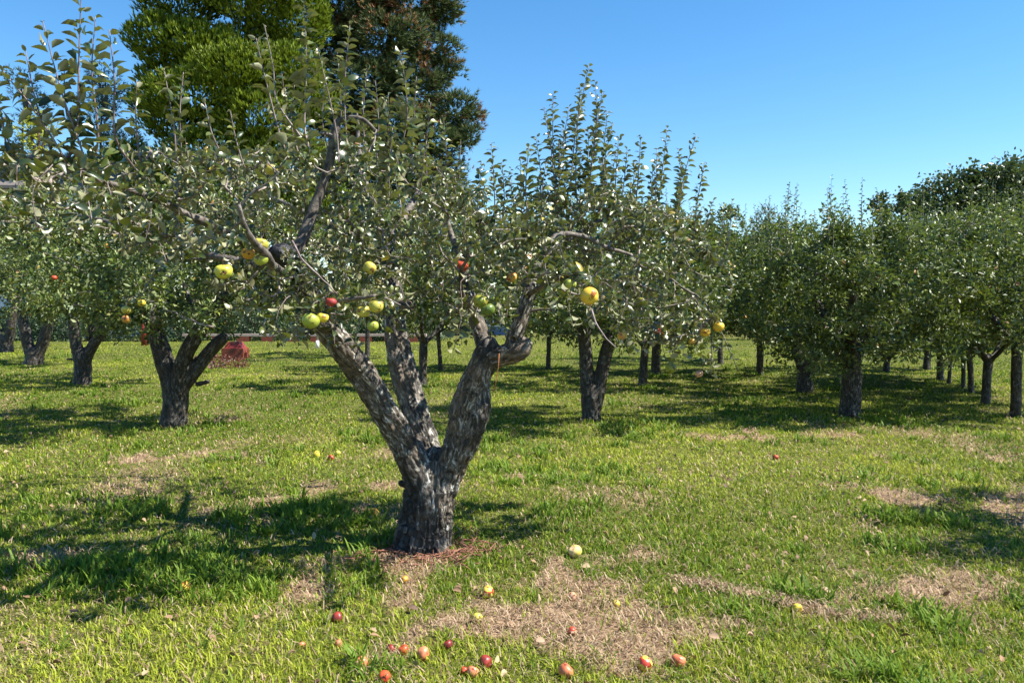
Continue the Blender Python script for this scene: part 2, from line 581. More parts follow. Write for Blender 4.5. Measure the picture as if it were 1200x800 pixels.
def leaves(g, P, A, N, s, near=True, rnd=None, droop=0.45, wide=1.0):
    n = len(P)
    A = unit(A); N = unit(N - A * np.sum(A * N, 1, keepdims=True)); B = np.cross(N, A)
    X_, Y_, Z_ = (LX, LY, LZ) if near else (SX, SY, SZ)
    k = len(X_)
    dr_ = droop * (0.2 + 1.6 * rng.random(n))[:, None]
    cup = (0.3 + 2.2 * rng.random(n) ** 1.3)[:, None]
    wide = wide * (0.95 - 0.22 * np.clip(cup - 0.6, 0, 2) / 1.4)
    tw = (rng.standard_normal(n) * 0.45)[:, None]
    xx = X_[None] * (1 - 0.25 * dr_ * X_[None])
    zz = Z_[None] * cup - dr_ * (X_[None] ** 2) * 0.6 + tw * Y_[None] * X_[None]
    yy = np.broadcast_to(Y_[None], (n, k)) * wide * (0.8 + 0.4 * rng.random(n))[:, None]
    V = P[:, None] + s[:, None, None] * (xx[..., None] * A[:, None] + yy[..., None] * B[:, None] + zz[..., None] * N[:, None])
    base = np.arange(n)[:, None, None] * k
    if near:
        fs = [(base + LT[None]).reshape(-1, 3), (base + LQ[None]).reshape(-1, 4)]
    else:
        fs = [(base + np.array([[0, 1, 2], [0, 2, 3]])[None]).reshape(-1, 3)]
    if rnd is None: rnd = rng.random(n)
    g.add(V.reshape(-1, 3), fs, rnd=np.repeat(rnd, k))


def shoot_leaves(g, P, T_, s, spacing=0.026, near=True, wide=1.0, elev=0.75, skip=0.0, taper=True, rmul=None, start=0.0):
    """alternate leaves along a polyline"""
    P = np.asarray(P)
    sl = np.concatenate([[0], np.cumsum(np.linalg.norm(np.diff(P, axis=0), axis=1))])
    L = sl[-1]
    m_ = max(2, int((L * (1 - start)) / spacing))
    tt = start * L + (np.arange(m_) + 0.5) / m_ * L * (1 - start)
    pos = np.stack([np.interp(tt, sl, P[:, i]) for i in range(3)], 1)
    tan = unit(np.stack([np.interp(tt, sl, np.gradient(P[:, i], sl)) for i in range(3)], 1))
    a0 = rng.random() * 6.28
    ang = a0 + np.arange(m_) * 2.4 + rng.standard_normal(m_) * 0.35
    e1 = unit(np.cross(tan, np.array([0.31, 0.2, 0.93]) + rng.standard_normal(3) * 0.05))
    e2 = np.cross(tan, e1)
    rad = np.cos(ang)[:, None] * e1 + np.sin(ang)[:, None] * e2
    el = elev * (0.6 + 0.8 * rng.random(m_))[:, None]
    A = unit(rad + tan * el + rng.standard_normal((m_, 3)) * 0.16)
    N = unit(tan * 0.7 - rad * 0.3 + np.array([0, 0, 0.5]) + rng.standard_normal((m_, 3)) * 0.75)
    f = tt / L
    sz = s * (0.75 + 0.4 * rng.random(m_)) * (np.clip(1.9 - f * 1.35, 0.5, 1.0) if taper else 1)
    kp = rng.random(m_) >= skip
    if kp.sum() == 0: return
    leaves(g, pos[kp], A[kp], N[kp], sz[kp], near, None if rmul is None else rng.random(kp.sum()) * rmul, 0.75, wide)


# ------------------------------------------------------------------ limbs as a smooth union, contoured to a mesh
def limb_segments(limbs):
    A_, B_, RA, RB, S0, TW = [], [], [], [], [], []
    for L in limbs:
        s0 = rng.random() * 3
        for (p0, r0), (p1, r1) in zip(L[:-1], L[1:]):
            p0, p1 = np.array(p0, float), np.array(p1, float)
            A_.append(p0); B_.append(p1); RA.append(r0); RB.append(r1); S0.append(s0)
            s0 += np.linalg.norm(p1 - p0)
    return map(np.array, (A_, B_, RA, RB, S0))


def smooth_path(L, step=0.08):
    """Catmull-Rom through (point, radius) pairs"""
    P = np.array([np.append(p, r) for p, r in L], float)
    if len(P) < 3:
        Q = [P[0] * (1 - k) + P[1] * k for k in np.linspace(0, 1, max(2, int(np.linalg.norm(P[1, :3] - P[0, :3]) / step) + 1))]
        return [(q_[:3], q_[3]) for q_ in Q]
    E = np.vstack([2 * P[0] - P[1], P, 2 * P[-1] - P[-2]])
    out_ = []
    for i in range(1, len(E) - 2):
        p0, p1, p2, p3 = E[i - 1:i + 3]
        m_ = max(2, int(np.linalg.norm(p2[:3] - p1[:3]) / step) + 1)
        for k in range(m_):
            s = k / m_
            out_.append(0.5 * ((2 * p1) + (-p0 + p2) * s + (2 * p0 - 5 * p1 + 4 * p2 - p3) * s * s + (-p0 + 3 * p1 - 3 * p2 + p3) * s ** 3))
    out_.append(P[-1])
    return [(q_[:3], max(q_[3], 0.002)) for q_ in out_]


def surface_nets(D, org, h):
    s = D < 0
    c = s[:-1, :-1, :-1]
    nx, ny_, nz = D.shape
    cnt = np.zeros((nx - 1, ny_ - 1, nz - 1), np.uint8)
    for dx in (0, 1):
        for dy in (0, 1):
            for dz in (0, 1):
                cnt += s[dx:nx - 1 + dx, dy:ny_ - 1 + dy, dz:nz - 1 + dz]
    act = (cnt > 0) & (cnt < 8)
    idx = np.argwhere(act)
    ids = np.full(act.shape, -1, np.int64)
    ids[act] = np.arange(len(idx))
    cor = {}
    for dx in (0, 1):
        for dy in (0, 1):
            for dz in (0, 1):
                cor[(dx, dy, dz)] = D[idx[:, 0] + dx, idx[:, 1] + dy, idx[:, 2] + dz]
    acc = np.zeros((len(idx), 3)); nn_ = np.zeros(len(idx))
    for a_ in cor:
        for ax in range(3):
            if a_[ax] == 0:
                b_ = tuple(1 if i == ax else a_[i] for i in range(3))
                da, db = cor[a_], cor[b_]
                m_ = (da < 0) != (db < 0)
                tt = np.where(m_, da / np.where(da - db == 0, 1, da - db), 0)
                p = np.tile(np.array(a_, float), (len(idx), 1)); p[:, ax] = tt
                acc += p * m_[:, None]; nn_ += m_
    V = (idx + acc / np.maximum(nn_, 1)[:, None]) * h + org
    F_ = []
    for ax in range(3):
        o1, o2 = [(1, 2), (2, 0), (0, 1)][ax]
        sl0 = [slice(None)] * 3; sl1 = [slice(None)] * 3
        sl0[ax] = slice(0, -1); sl1[ax] = slice(1, None)
        a_, b_ = s[tuple(sl0)], s[tuple(sl1)]
        e = np.argwhere(a_ != b_)
        ok = (e[:, o1] > 0) & (e[:, o2] > 0) & (e[:, o1] < D.shape[o1] - 1) & (e[:, o2] < D.shape[o2] - 1)
        e = e[ok]
        flip = a_[e[:, 0], e[:, 1], e[:, 2]]
        c4 = []
        for (d1, d2) in ((-1, -1), (0, -1), (0, 0), (-1, 0)):
            q_ = e.copy(); q_[:, o1] += d1; q_[:, o2] += d2
            c4.append(ids[q_[:, 0], q_[:, 1], q_[:, 2]])
        c4 = np.stack(c4, 1)
        c4[~flip] = c4[~flip][:, ::-1]
        F_.append(c4)
    F_ = np.concatenate(F_)
    F_ = F_[(F_ >= 0).all(1)]
    return V, F_


def limb_sdf(P, A_, B_, RA, RB):
    BA = B_ - A_
    tt = np.clip(np.sum((P - A_) * BA, -1) / max(np.dot(BA, BA), 1e-9), 0, 1)
    d = np.linalg.norm(P - A_ - tt[..., None] * BA, axis=-1) - (RA + (RB - RA) * tt)
    return d


def wood(limbs, h, k, name, mat_, parent, origin, amp=0.012, lump=0.02, cuts=(), stretch=3.2, freq=17.0, chars=()):
    limbs = [smooth_path(L) for L in limbs]
    A_, B_, RA, RB, S0 = limb_segments(limbs)
    pad = 0.06 + lump
    lo = np.minimum(A_ - RA[:, None], B_ - RB[:, None]).min(0) - pad
    hi = np.maximum(A_ + RA[:, None], B_ + RB[:, None]).max(0) + pad
    n_ = np.ceil((hi - lo) / h).astype(int) + 1
    D = np.full(n_, 0.5, np.float32)
    ax = [lo[i] + np.arange(n_[i]) * h for i in range(3)]
    for i in range(len(A_)):
        rr = max(RA[i], RB[i]) + k * 1.6 + 0.03
        l_ = np.floor((np.minimum(A_[i], B_[i]) - rr - lo) / h).astype(int).clip(0)
        u_ = np.minimum(np.ceil((np.maximum(A_[i], B_[i]) + rr - lo) / h).astype(int) + 1, n_)
        g_ = np.stack(np.meshgrid(ax[0][l_[0]:u_[0]], ax[1][l_[1]:u_[1]], ax[2][l_[2]:u_[2]], indexing='ij'), -1)
        d = limb_sdf(g_, A_[i], B_[i], RA[i], RB[i]).astype(np.float32)
        sub = D[l_[0]:u_[0], l_[1]:u_[1], l_[2]:u_[2]]
        kk = k * min(1, max(RA[i], RB[i]) / 0.1)
        hh = np.clip(kk - np.abs(sub - d), 0, None) / kk
        D[l_[0]:u_[0], l_[1]:u_[1], l_[2]:u_[2]] = np.minimum(sub, d) - hh * hh * kk * 0.25
    for c_, r_ in cuts:
        l_ = np.floor((np.array(c_) - r_ * 1.5 - lo) / h).astype(int).clip(0)
        u_ = np.minimum(np.ceil((np.array(c_) + r_ * 1.5 - lo) / h).astype(int) + 1, n_)
        g_ = np.stack(np.meshgrid(ax[0][l_[0]:u_[0]], ax[1][l_[1]:u_[1]], ax[2][l_[2]:u_[2]], indexing='ij'), -1)
        d = r_ - np.linalg.norm(g_ - np.array(c_), axis=-1)
        D[l_[0]:u_[0], l_[1]:u_[1], l_[2]:u_[2]] = np.maximum(D[l_[0]:u_[0], l_[1]:u_[1], l_[2]:u_[2]], d)
    V, Fq = surface_nets(D, lo, h)
    # nearest segment -> bark coordinates
    best = np.full(len(V), 1e9); bc = np.zeros((len(V), 3)); rl = np.zeros(len(V)); nrm = np.zeros((len(V), 3))
    for i in range(len(A_)):
        BA = B_[i] - A_[i]; L = np.linalg.norm(BA)
        if L < 1e-6: continue
        tt = np.clip((V - A_[i]) @ BA / L / L, 0, 1)
        rv = V - A_[i] - tt[:, None] * BA
        rd = np.linalg.norm(rv, axis=1)
        d = rd - (RA[i] + (RB[i] - RA[i]) * tt)
        m_ = d < best
        T_ = BA / L
        e1 = unit(np.cross(T_, np.array([0.0, 1.0, 0.12]))); e2 = np.cross(T_, e1)
        s = S0[i] + tt * L
        a_ = np.arctan2(rv @ e2, rv @ e1) + s * 0.9
        q_ = np.stack([np.cos(a_) * rd, np.sin(a_) * rd, s], 1)
        best[m_] = d[m_]; bc[m_] = q_[m_]; rl[m_] = (RA[i] + (RB[i] - RA[i]) * tt)[m_]
        nrm[m_] = unit(rv)[m_]
    q_ = bc * np.array([freq, freq, freq / stretch])
    r1 = 1 - np.abs(2 * fbm(q_ * np.array([1, 1, 0.7]) + 3.3, 4) - 1) * 2.2
    r2 = fbm(q_ * 0.42 + 11, 3) - 0.5
    sc = np.clip(rl / 0.13, 0.15, 1.15)
    q2 = bc * np.array([freq * 1.5, freq * 1.5, freq / 3.4]) + (fbm(bc * 30, 2)[:, None] - 0.5) * 0.9
    wl = np.clip(worley(q2 + 20) / 0.28, 0, 1)
    disp = (r1 - 0.6) * amp * 0.8 + (wl - 0.8) * amp * 0.40 + r2 * lump * 1.5
    V = V + nrm * (disp * sc)[:, None]
    ch = np.zeros(len(V))
    for c_, r_, e_ in chars:
        dv = (V - c_) / np.array([1, 1, e_])
        ch = np.maximum(ch, np.clip(1.6 - np.linalg.norm(dv, axis=1) / r_ + (fbm(q_ * 1.3 + 40, 3) - 0.5) * 1.6, 0, 1))
    o = np_mesh(name, V, [Fq], mat_, parent, True, {'bark': ('FLOAT_VECTOR', bc + 5), 'char': ('FLOAT', ch)}, origin)
    return o, limbs


# ------------------------------------------------------------------ crown growth
class Skeleton:
    def __init__(s):
        s.P = []; s.par = []; s.D = []; s.maxr = []; s.ok = []

    def add(s, p, par, d, maxr=1.0, ok=True):
        s.P.append(np.asarray(p, float)); s.par.append(par); s.D.append(np.asarray(d, float)); s.maxr.append(maxr); s.ok.append(ok)
        return len(s.P) - 1


def grow(sk, targets, step=0.07, jit=0.012, final=None, up=0.25):
    """joins every target to the nearest wood, nearest ones first; returns the paths (node indices)"""
    T_ = np.asarray(targets, float)
    P = np.array(sk.P); Dm = np.array(sk.D); ok = np.array(sk.ok)
    cap = len(P) + len(T_) * 60
    BP = np.zeros((cap, 3)); BD = np.zeros((cap, 3)); BK = np.zeros(cap, bool)
    n_ = len(P); BP[:n_] = P; BD[:n_] = Dm; BK[:n_] = ok
    d0 = np.array([np.min(np.linalg.norm(P[ok] - t_, axis=1)) for t_ in T_])
    paths = [None] * len(T_)
    for ti in np.argsort(d0):
        t_ = T_[ti]
        v_ = t_ - BP[:n_]; dist = np.linalg.norm(v_, axis=1)
        cosang = np.sum(v_ * BD[:n_], 1) / np.maximum(dist, 1e-6)
        cost = dist * (1.35 - 0.45 * cosang) + np.where(BK[:n_], 0, 1e6)
        j = int(np.argmin(cost))
        p0 = BP[j]; L = dist[j]
        if L < 0.03: continue
        d0_ = unit(BD[j] * 0.6 + unit(t_ - p0) * 0.9 + np.array([0, 0, up]) * 0.3 + rng.standard_normal(3) * 0.15)
        fin = final[ti] if final is not None else None
        p1 = p0 + d0_ * L * 0.38
        p2 = t_ - (fin if fin is not None else unit(t_ - p0 + np.array([0, 0, up * L]))) * L * 0.35
        m_ = max(2, int(L / step))
        s = np.linspace(0, 1, m_ + 1)[1:, None]
        c_ = (1 - s) ** 3 * p0 + 3 * (1 - s) ** 2 * s * p1 + 3 * (1 - s) * s * s * p2 + s ** 3 * t_
        c_[:-1] += rng.standard_normal((m_ - 1, 3)) * jit
        path = [j]
        prev = p0
        for c1 in c_:
            dd = unit(c1 - prev)
            k_ = sk.add(c1, path[-1], dd)
            BP[n_] = c1; BD[n_] = dd; BK[n_] = True; n_ += 1
            path.append(k_); prev = c1
        paths[ti] = path
    return [p for p in paths if p]


def skeleton_radii(sk, paths, r0=0.0022, e=0.44):
    n_ = len(sk.P)
    c_ = np.zeros(n_)
    for p in paths: c_[p[-1]] += 1
    for i in range(n_ - 1, -1, -1):
        if sk.par[i] >= 0: c_[sk.par[i]] += c_[i]
    return np.minimum(r0 * np.maximum(c_, 1) ** e, np.array(sk.maxr))


def limb_nodes(sk, L, ok_from=0.5):
    """feeds a smoothed limb into the skeleton"""
    last = -1
    n_ = len(L)
    P = np.array([p for p, r in L]); D = unit(np.gradient(P, axis=0))
    for i, (p, r) in enumerate(L):
        last = sk.add(p, last if i else -1, D[i], r, i / max(n_ - 1, 1) >= ok_from)


def in_ellipsoids(E, n_, shell=0.0):
    vol = np.array([e[1][0] * e[1][1] * e[1][2] * (e[2] if len(e) > 2 else 1) for e in E]); vol = vol / vol.sum()
    out_ = []
    for e, v_ in zip(E, vol):
        m_ = int(round(n_ * v_))
        d = unit(rng.standard_normal((m_, 3)))
        r_ = (shell + (1 - shell) * rng.random(m_)) ** (1 / 3.0)
        out_.append(np.array(e[0]) + d * r_[:, None] * np.array(e[1]))
    return np.concatenate(out_)


# ================================================================== THE MAIN APPLE TREE
MB = on_ground(494, 646)
MD = MB[1]
print('main depth', MD)
k_ = MD / 5.41


def A3(px, py, d): return at(px, py, d * k_)


main = empty('apple_tree', MB, 'large old apple tree with three thick limbs forking from a short blackened trunk', 'tree', 'old apple trees of the orchard')
base_p = MB.copy(); base_p[2] -= 0.12
trunk_l = [
    [(base_p, 0.215), (A3(495, 642, 5.41), 0.20), (A3(500, 612, 5.41), 0.172), (A3(505, 580, 5.41), 0.165), (A3(508, 555, 5.42), 0.135), (A3(510, 535, 5.44), 0.07)],
    # left limb
    [(A3(496, 600, 5.38), 0.11), (A3(489, 560, 5.36), 0.125), (A3(470, 515, 5.3), 0.128), (A3(444, 470, 5.2), 0.125), (A3(417, 428, 5.1), 0.12), (A3(388, 390, 5.0), 0.112), (A3(362, 350, 4.95), 0.10), (A3(342, 312, 4.9), 0.09), (A3(334, 297, 4.9), 0.085)],
    # middle limb
    [(A3(512, 590, 5.5), 0.10), (A3(508, 550, 5.55), 0.11), (A3(492, 500, 5.62), 0.115), (A3(477, 450, 5.7), 0.115), (A3(466, 405, 5.75), 0.105), (A3(461, 360, 5.8), 0.09), (A3(457, 315, 5.85), 0.08), (A3(452, 285, 5.9), 0.062)],
    # right limb
    [(A3(512, 600, 5.4), 0.11), (A3(524, 560, 5.4), 0.125), (A3(537, 520, 5.38), 0.138), (A3(546, 480, 5.35), 0.142), (A3(558, 445, 5.32), 0.132), (A3(568, 420, 5.3), 0.115), (A3(572, 405, 5.3), 0.095)],
    # elbow to the right
    [(A3(572, 418, 5.3), 0.095), (A3(590, 416, 5.28), 0.084), (A3(607, 411, 5.26), 0.080), (A3(615, 404, 5.26), 0.062)],
    [(A3(600, 406, 5.27), 0.055), (A3(607, 385, 5.27), 0.050), (A3(614, 365, 5.28), 0.044), (A3(619, 345, 5.3), 0.038), (A3(624, 325, 5.35), 0.034)],
    [(A3(570, 412, 5.32), 0.07), (A3(562, 388, 5.36), 0.052), (A3(554, 362, 5.4), 0.042), (A3(548, 335, 5.45), 0.036)],
    # a root flare or two
    [(A3(480, 640, 5.35), 0.10), (A3(474, 652, 5.30), 0.09)],
    [(A3(508, 630, 5.33), 0.09), (A3(516, 652, 5.28), 0.08)],
    # vertical muscle ridge up the front
    [(A3(500, 625, 5.30), 0.06), (A3(502, 590, 5.28), 0.062), (A3(496, 550, 5.33), 0.05), (A3(490, 520, 5.42), 0.03)],
    # knots
    [(A3(477, 567, 5.4), 0.03), (A3(470, 566, 5.38), 0.022)],
    [(A3(335, 303, 4.85), 0.075), (A3(330, 299, 4.83), 0.07)],
    [(A3(462, 352, 5.74), 0.05), (A3(474, 357, 5.66), 0.03), (A3(484, 358, 5.6), 0.026)],
    [(A3(545, 530, 5.34), 0.08), (A3(558, 500, 5.30), 0.075), (A3(564, 475, 5.30), 0.06), (A3(564, 450, 5.32), 0.045)],
]
trunk_l = [[(p, r * (0.92 if i == 0 else 0.64 if i in (1, 3) else 0.72 if r > 0.06 else 0.95)) for p, r in L] for i, L in enumerate(trunk_l)]
char_pts = [(A3(568, 409, 5.22), 0.075, 1), (A3(578, 475, 5.24), 0.045, 2.6), (A3(566, 510, 5.26), 0.055, 2.2), (A3(458, 300, 5.8), 0.14, 1), (A3(470, 600, 5.3), 0.13, 2.2), (A3(338, 305, 4.8), 0.16, 1), (A3(505, 632, 5.2), 0.10, 1.2), (A3(420, 440, 5.3), 0.12, 2.0)]
tr_o, tl = wood(trunk_l, 0.0075, 0.04, 'trunk', M['bark'], main, MB, 0.030, 0.034, freq=24.0, stretch=3.6, chars=char_pts, cuts=[(A3(612, 397, 5.2), 0.03), (A3(520, 643, 5.08), 0.045), (A3(601, 398, 5.22), 0.022)])

wood([[(A3(345, 312, 4.72), 0.07), (A3(330, 298, 4.70), 0.062), (A3(322, 300, 4.70), 0.04)]], 0.01, 0.04, 'burl', simple('blackened_burl', (0.008, 0.008, 0.010), 0.42, 30, (0.035, 0.036, 0.045), 0.8), main, MB, 0.03, 0.05)

sk = Skeleton()
# finer limbs as tubes
fine = [
    [(A3(340, 300, 4.9), 0.05), (A3(355, 280, 4.95), 0.046), (A3(368, 245, 5.0), 0.042), (A3(382, 205, 5.0), 0.037), (A3(390, 165, 5.0), 0.033), (A3(396, 138, 5.0), 0.029)],
    [(A3(395, 143, 5.0), 0.020), (A3(410, 138, 5.0), 0.018), (A3(426, 141, 4.98), 0.015), (A3(441, 152, 4.95), 0.011)],
    [(A3(392, 163, 5.0), 0.018), (A3(380, 156, 4.95), 0.015), (A3(366, 159, 4.9), 0.012), (A3(350, 164, 4.85), 0.009)],
    [(A3(335, 300, 4.88), 0.045), (A3(300, 290, 4.7), 0.034), (A3(255, 268, 4.45), 0.028), (A3(205, 243, 4.2), 0.023), (A3(150, 222, 4.0), 0.017), (A3(90, 200, 3.85), 0.012), (A3(30, 190, 3.75), 0.008)],
    [(A3(338, 305, 4.9), 0.045), (A3(290, 310, 5.2), 0.036), (A3(220, 290, 5.5), 0.03), (A3(150, 265, 5.7), 0.022), (A3(80, 250, 5.9), 0.012)],
    [(A3(350, 325, 4.95), 0.05), (A3(330, 320, 4.5), 0.034), (A3(310, 300, 4.1), 0.026), (A3(290, 270, 3.9), 0.018), (A3(280, 240, 3.8), 0.01)],
    [(A3(385, 385, 4.95), 0.04), (A3(370, 372, 4.6), 0.026), (A3(380, 355, 4.3), 0.018), (A3(420, 350, 4.1), 0.012), (A3(440, 345, 4.0), 0.008)],
    [(A3(452, 288, 5.9), 0.06), (A3(440, 250, 6.0), 0.048), (A3(425, 210, 6.2), 0.035), (A3(420, 170, 6.3), 0.022), (A3(418, 130, 6.3), 0.01)],
    [(A3(453, 292, 5.9), 0.05), (A3(470, 260, 6.3), 0.04), (A3(490, 225, 6.7), 0.028), (A3(500, 190, 6.9), 0.012)],
    [(A3(450, 300, 5.85), 0.05), (A3(410, 275, 6.4), 0.035), (A3(350, 245, 6.9), 0.025), (A3(280, 215, 7.2), 0.012)],
    [(A3(548, 335, 5.45), 0.034), (A3(540, 300, 5.5), 0.028), (A3(525, 265, 5.6), 0.022), (A3(520, 225, 5.7), 0.012)],
    [(A3(624, 325, 5.35), 0.033), (A3(636, 298, 5.4), 0.029), (A3(655, 275, 5.5), 0.026), (A3(685, 277, 5.6), 0.022), (A3(712, 290, 5.65), 0.017), (A3(745, 300, 5.8), 0.01)],
    [(A3(636, 300, 5.4), 0.026), (A3(660, 285, 5.8), 0.022), (A3(700, 260, 6.1), 0.018), (A3(740, 240, 6.3), 0.01)],
    [(A3(619, 345, 5.3), 0.024), (A3(645, 330, 4.9), 0.02), (A3(672, 320, 4.5), 0.014), (A3(688, 322, 4.2), 0.009)],
    [(A3(617, 366, 5.28), 0.013), (A3(633, 363, 5.25), 0.011), (A3(650, 364, 5.2), 0.008)],
    [(A3(745, 300, 5.8), 0.014), (A3(790, 330, 5.8), 0.011), (A3(830, 360, 5.75), 0.008), (A3(834, 400, 5.7), 0.006), (A3(833, 440, 5.65), 0.004)],
    [(A3(830, 360, 5.75), 0.006), (A3(848, 395, 5.7), 0.005), (A3(865, 435, 5.65), 0.003)],
    [(A3(560, 380, 5.38), 0.03), (A3(545, 350, 5.0), 0.022), (A3(540, 320, 4.7), 0.014), (A3(550, 300, 4.5), 0.009)],
    [(A3(457, 315, 5.85), 0.03), (A3(430, 300, 5.3), 0.024), (A3(420, 280, 4.8), 0.016), (A3(425, 260, 4.5), 0.009)],
]
fine = [smooth_path([(p, r * 0.8) for p, r in L], 0.06) for L in fine]
for L in tl[1:4]: limb_nodes(sk, L, 0.93)
for L in fine: limb_nodes(sk, L, 0.12)

CE = [
    (A3(130, 215, 4.35), (0.75, 0.7, 0.34), 1.5),
    (A3(20, 210, 4.6), (0.65, 0.7, 0.36), 1.2),
    (A3(250, 235, 4.9), (0.9, 1.0, 0.52), 1.2),
    (A3(330, 250, 4.6), (0.7, 0.8, 0.60), 1.3),
    (A3(420, 245, 5.3), (0.85, 1.1, 0.62), 1.1),
    (A3(420, 335, 4.6), (0.5, 0.5, 0.24), 3.0),
    (A3(320, 350, 4.7), (0.45, 0.5, 0.26), 3.0),
    (A3(545, 285, 5.2), (0.7, 0.95, 0.42), 1.1),
    (A3(555, 345, 4.9), (0.36, 0.35, 0.17), 2.6),
    (A3(680, 285, 5.5), (0.75, 0.95, 0.46), 1.6),
    (A3(765, 320, 5.8), (0.60, 0.7, 0.55), 2.2),
    (A3(770, 370, 5.9), (0.42, 0.5, 0.25), 2.6),
    (A3(700, 250, 6.1), (0.6, 0.6, 0.4), 1.6),
    (A3(40, 160, 4.4), (0.6, 0.5, 0.25), 1.6),
    (A3(380, 210, 6.8), (1.4, 0.9, 0.75), 0.9),
    (A3(600, 235, 6.4), (1.0, 0.8, 0.5), 0.9),
    (A3(680, 350, 4.5), (0.25, 0.3, 0.14), 2.0),
]
targets = in_ellipsoids(CE, 1500, 0.25)
# keep the limbs' window open: drop targets in front of the visible lower limbs
def pix(P):
    v_ = P - np.array([0, 0, 1.6])
    z = v_[:, 1] * CP - v_[:, 2] * SP
    return 600 + F * v_[:, 0] / z, 400 - F * (v_[:, 2] * CP + v_[:, 1] * SP) / z
tx, ty = pix(targets)
low = np.interp(tx, [0, 120, 240, 330, 400, 450, 500, 545, 590, 640, 700, 780, 860], [285, 290, 345, 400, 388, 384, 372, 392, 372, 330, 385, 412, 405])
# the bare upright limb and its two pale snags stay in view
dep = targets[:, 1] / k_
lx = np.interp(ty, [130, 165, 205, 245, 285], [396, 390, 382, 368, 352])
hide = (ty < 300) & (ty > 120) & (np.abs(tx - lx) < 20) & (dep < 5.05)
top_ = np.interp(tx, [0, 100, 200, 300, 400, 480, 560, 640, 700, 800, 860], [165, 185, 170, 172, 165, 165, 215, 228, 215, 245, 290])
okt = (ty < low) & ~hide & (ty > top_)
targets = targets[okt]

HANG = [  # px, py, depth, radius(m), kind, label
    (262, 318, 3.75, 0.040, 'spotyellow', 'single yellow apple with a brown scab hanging apart, left of the cluster of three'),
    (306, 286, 4.15, 0.038, 'yellowgreen', 'topmost apple in the cluster of three, yellow green with a dark pit'),
    (291, 297, 4.20, 0.034, 'orange', 'orange rotting apple at the left side of the cluster of three'),
    (306, 304, 4.10, 0.036, 'green', 'lowest apple of the cluster of three, green with one sunlit cheek'),
    (318, 198, 4.35, 0.038, 'yellowgreen', 'highest hanging apple, yellow green, alone beside the upright bare limb'),
    (433, 314, 4.4, 0.036, 'yellowgreen', 'small pale yellow apple hanging alone above the middle limb'),
    (441, 359, 4.1, 0.037, 'yellowgreen', 'round pale green yellow apple beside a dry twig in front of the middle limb'),
    (426, 365, 4.15, 0.035, 'yellowgreen', 'yellow apple with brown specks touching its rounder neighbour before the middle limb'),
    (437, 382, 4.12, 0.029, 'green', 'small green yellow apple hanging lowest in front of the middle limb'),
    (364, 376, 3.95, 0.042, 'green', 'large green apple half under leaves at the top of the thick left limb'),
    (378, 372, 4.0, 0.029, 'yellow', 'small bright yellow apple beside the large green one over the left limb'),
    (388, 354, 4.0, 0.026, 'shrivel', 'shrivelled dark red apple above the small yellow one'),
    (691, 347, 4.1, 0.045, 'gold', 'big golden apple with its dark eye facing out on the right side of the tree'),
    (669, 333, 4.4, 0.030, 'green', 'yellow green apple partly hidden just up from the big golden one'),
    (842, 383, 5.7, 0.040, 'gold', 'upper golden apple of the pair at the right edge of the crown'),
    (826, 389, 5.7, 0.038, 'gold', 'lower golden apple of the pair at the right edge of the crown'),
    (811, 400, 5.7, 0.026, 'blush', 'small blushed apple just below the golden pair'),
    (819, 438, 5.7, 0.028, 'pink', 'small dull pink apple on the lowest drooping twig'),
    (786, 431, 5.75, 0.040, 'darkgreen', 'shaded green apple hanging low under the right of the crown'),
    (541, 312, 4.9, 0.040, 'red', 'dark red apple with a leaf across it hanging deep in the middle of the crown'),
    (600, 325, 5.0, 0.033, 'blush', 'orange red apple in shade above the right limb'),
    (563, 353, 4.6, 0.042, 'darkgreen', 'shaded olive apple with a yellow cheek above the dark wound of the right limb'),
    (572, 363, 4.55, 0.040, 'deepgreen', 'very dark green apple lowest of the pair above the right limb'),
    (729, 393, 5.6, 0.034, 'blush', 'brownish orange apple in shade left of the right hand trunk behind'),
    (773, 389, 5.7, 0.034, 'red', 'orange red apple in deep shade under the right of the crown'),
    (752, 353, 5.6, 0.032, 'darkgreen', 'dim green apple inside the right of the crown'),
    (148, 363, 6.3, 0.036, 'yellowgreen', 'upper yellow apple of the hanging pair beside the leaning limb at left'),
    (148, 374, 6.3, 0.035, 'blush', 'lower blushed apple of the hanging pair beside the leaning limb at left'),
    (166, 355, 6.3, 0.030, 'yellow', 'small yellow apple hanging in front of the red post'),
]
at_t = []; at_f = []
for (px, py, d, r_, kind, lab) in HANG:
    p = A3(px, py, d); p[2] += r_ * 1.05 + 0.02
    at_t.append(p); at_f.append(np.array([0, 0, -0.8]) + rng.standard_normal(3) * 0.3)
at_t = np.array(at_t)
up_t = unit(np.array([0, 0, 0.55]) + (targets - A3(430, 330, 5.5)) * np.array([0.5, 0.5, 0.3]) + rng.standard_normal((len(targets), 3)) * 0.35)
dn = (ty[okt] > low[okt] - 40)
up_t[dn] = unit(up_t[dn] + np.array([0, 0, -1.2]))
allT = np.concatenate([targets, at_t]); allF = np.concatenate([up_t, unit(np.array(at_f))])
paths = grow(sk, allT, 0.06, 0.007, allF, 0.3)
rad = skeleton_radii(sk, paths, 0.0025, 0.40)
PP = np.array(sk.P)
for L in fine:
    P_ = np.array([p for p, r in L]); r_ = np.array([r for p, r in L])
    P_ = P_ + (fbm(P_ * 9, 2)[:, None] - 0.5) * 0.02
    gb = Geo()
    tube(gb, P_, r_ * (0.9 + 0.25 * vnoise(P_ * 14)), 8)
    gb.build('limb', M['limb_bark'], main, True, MB)
gt = Geo()
for p in paths:
    r_ = rad[p].copy(); r_[0] = r_[1] if len(r_) > 1 else r_[0]
    tube(gt, PP[p], r_, 5, False)
gl = Geo()
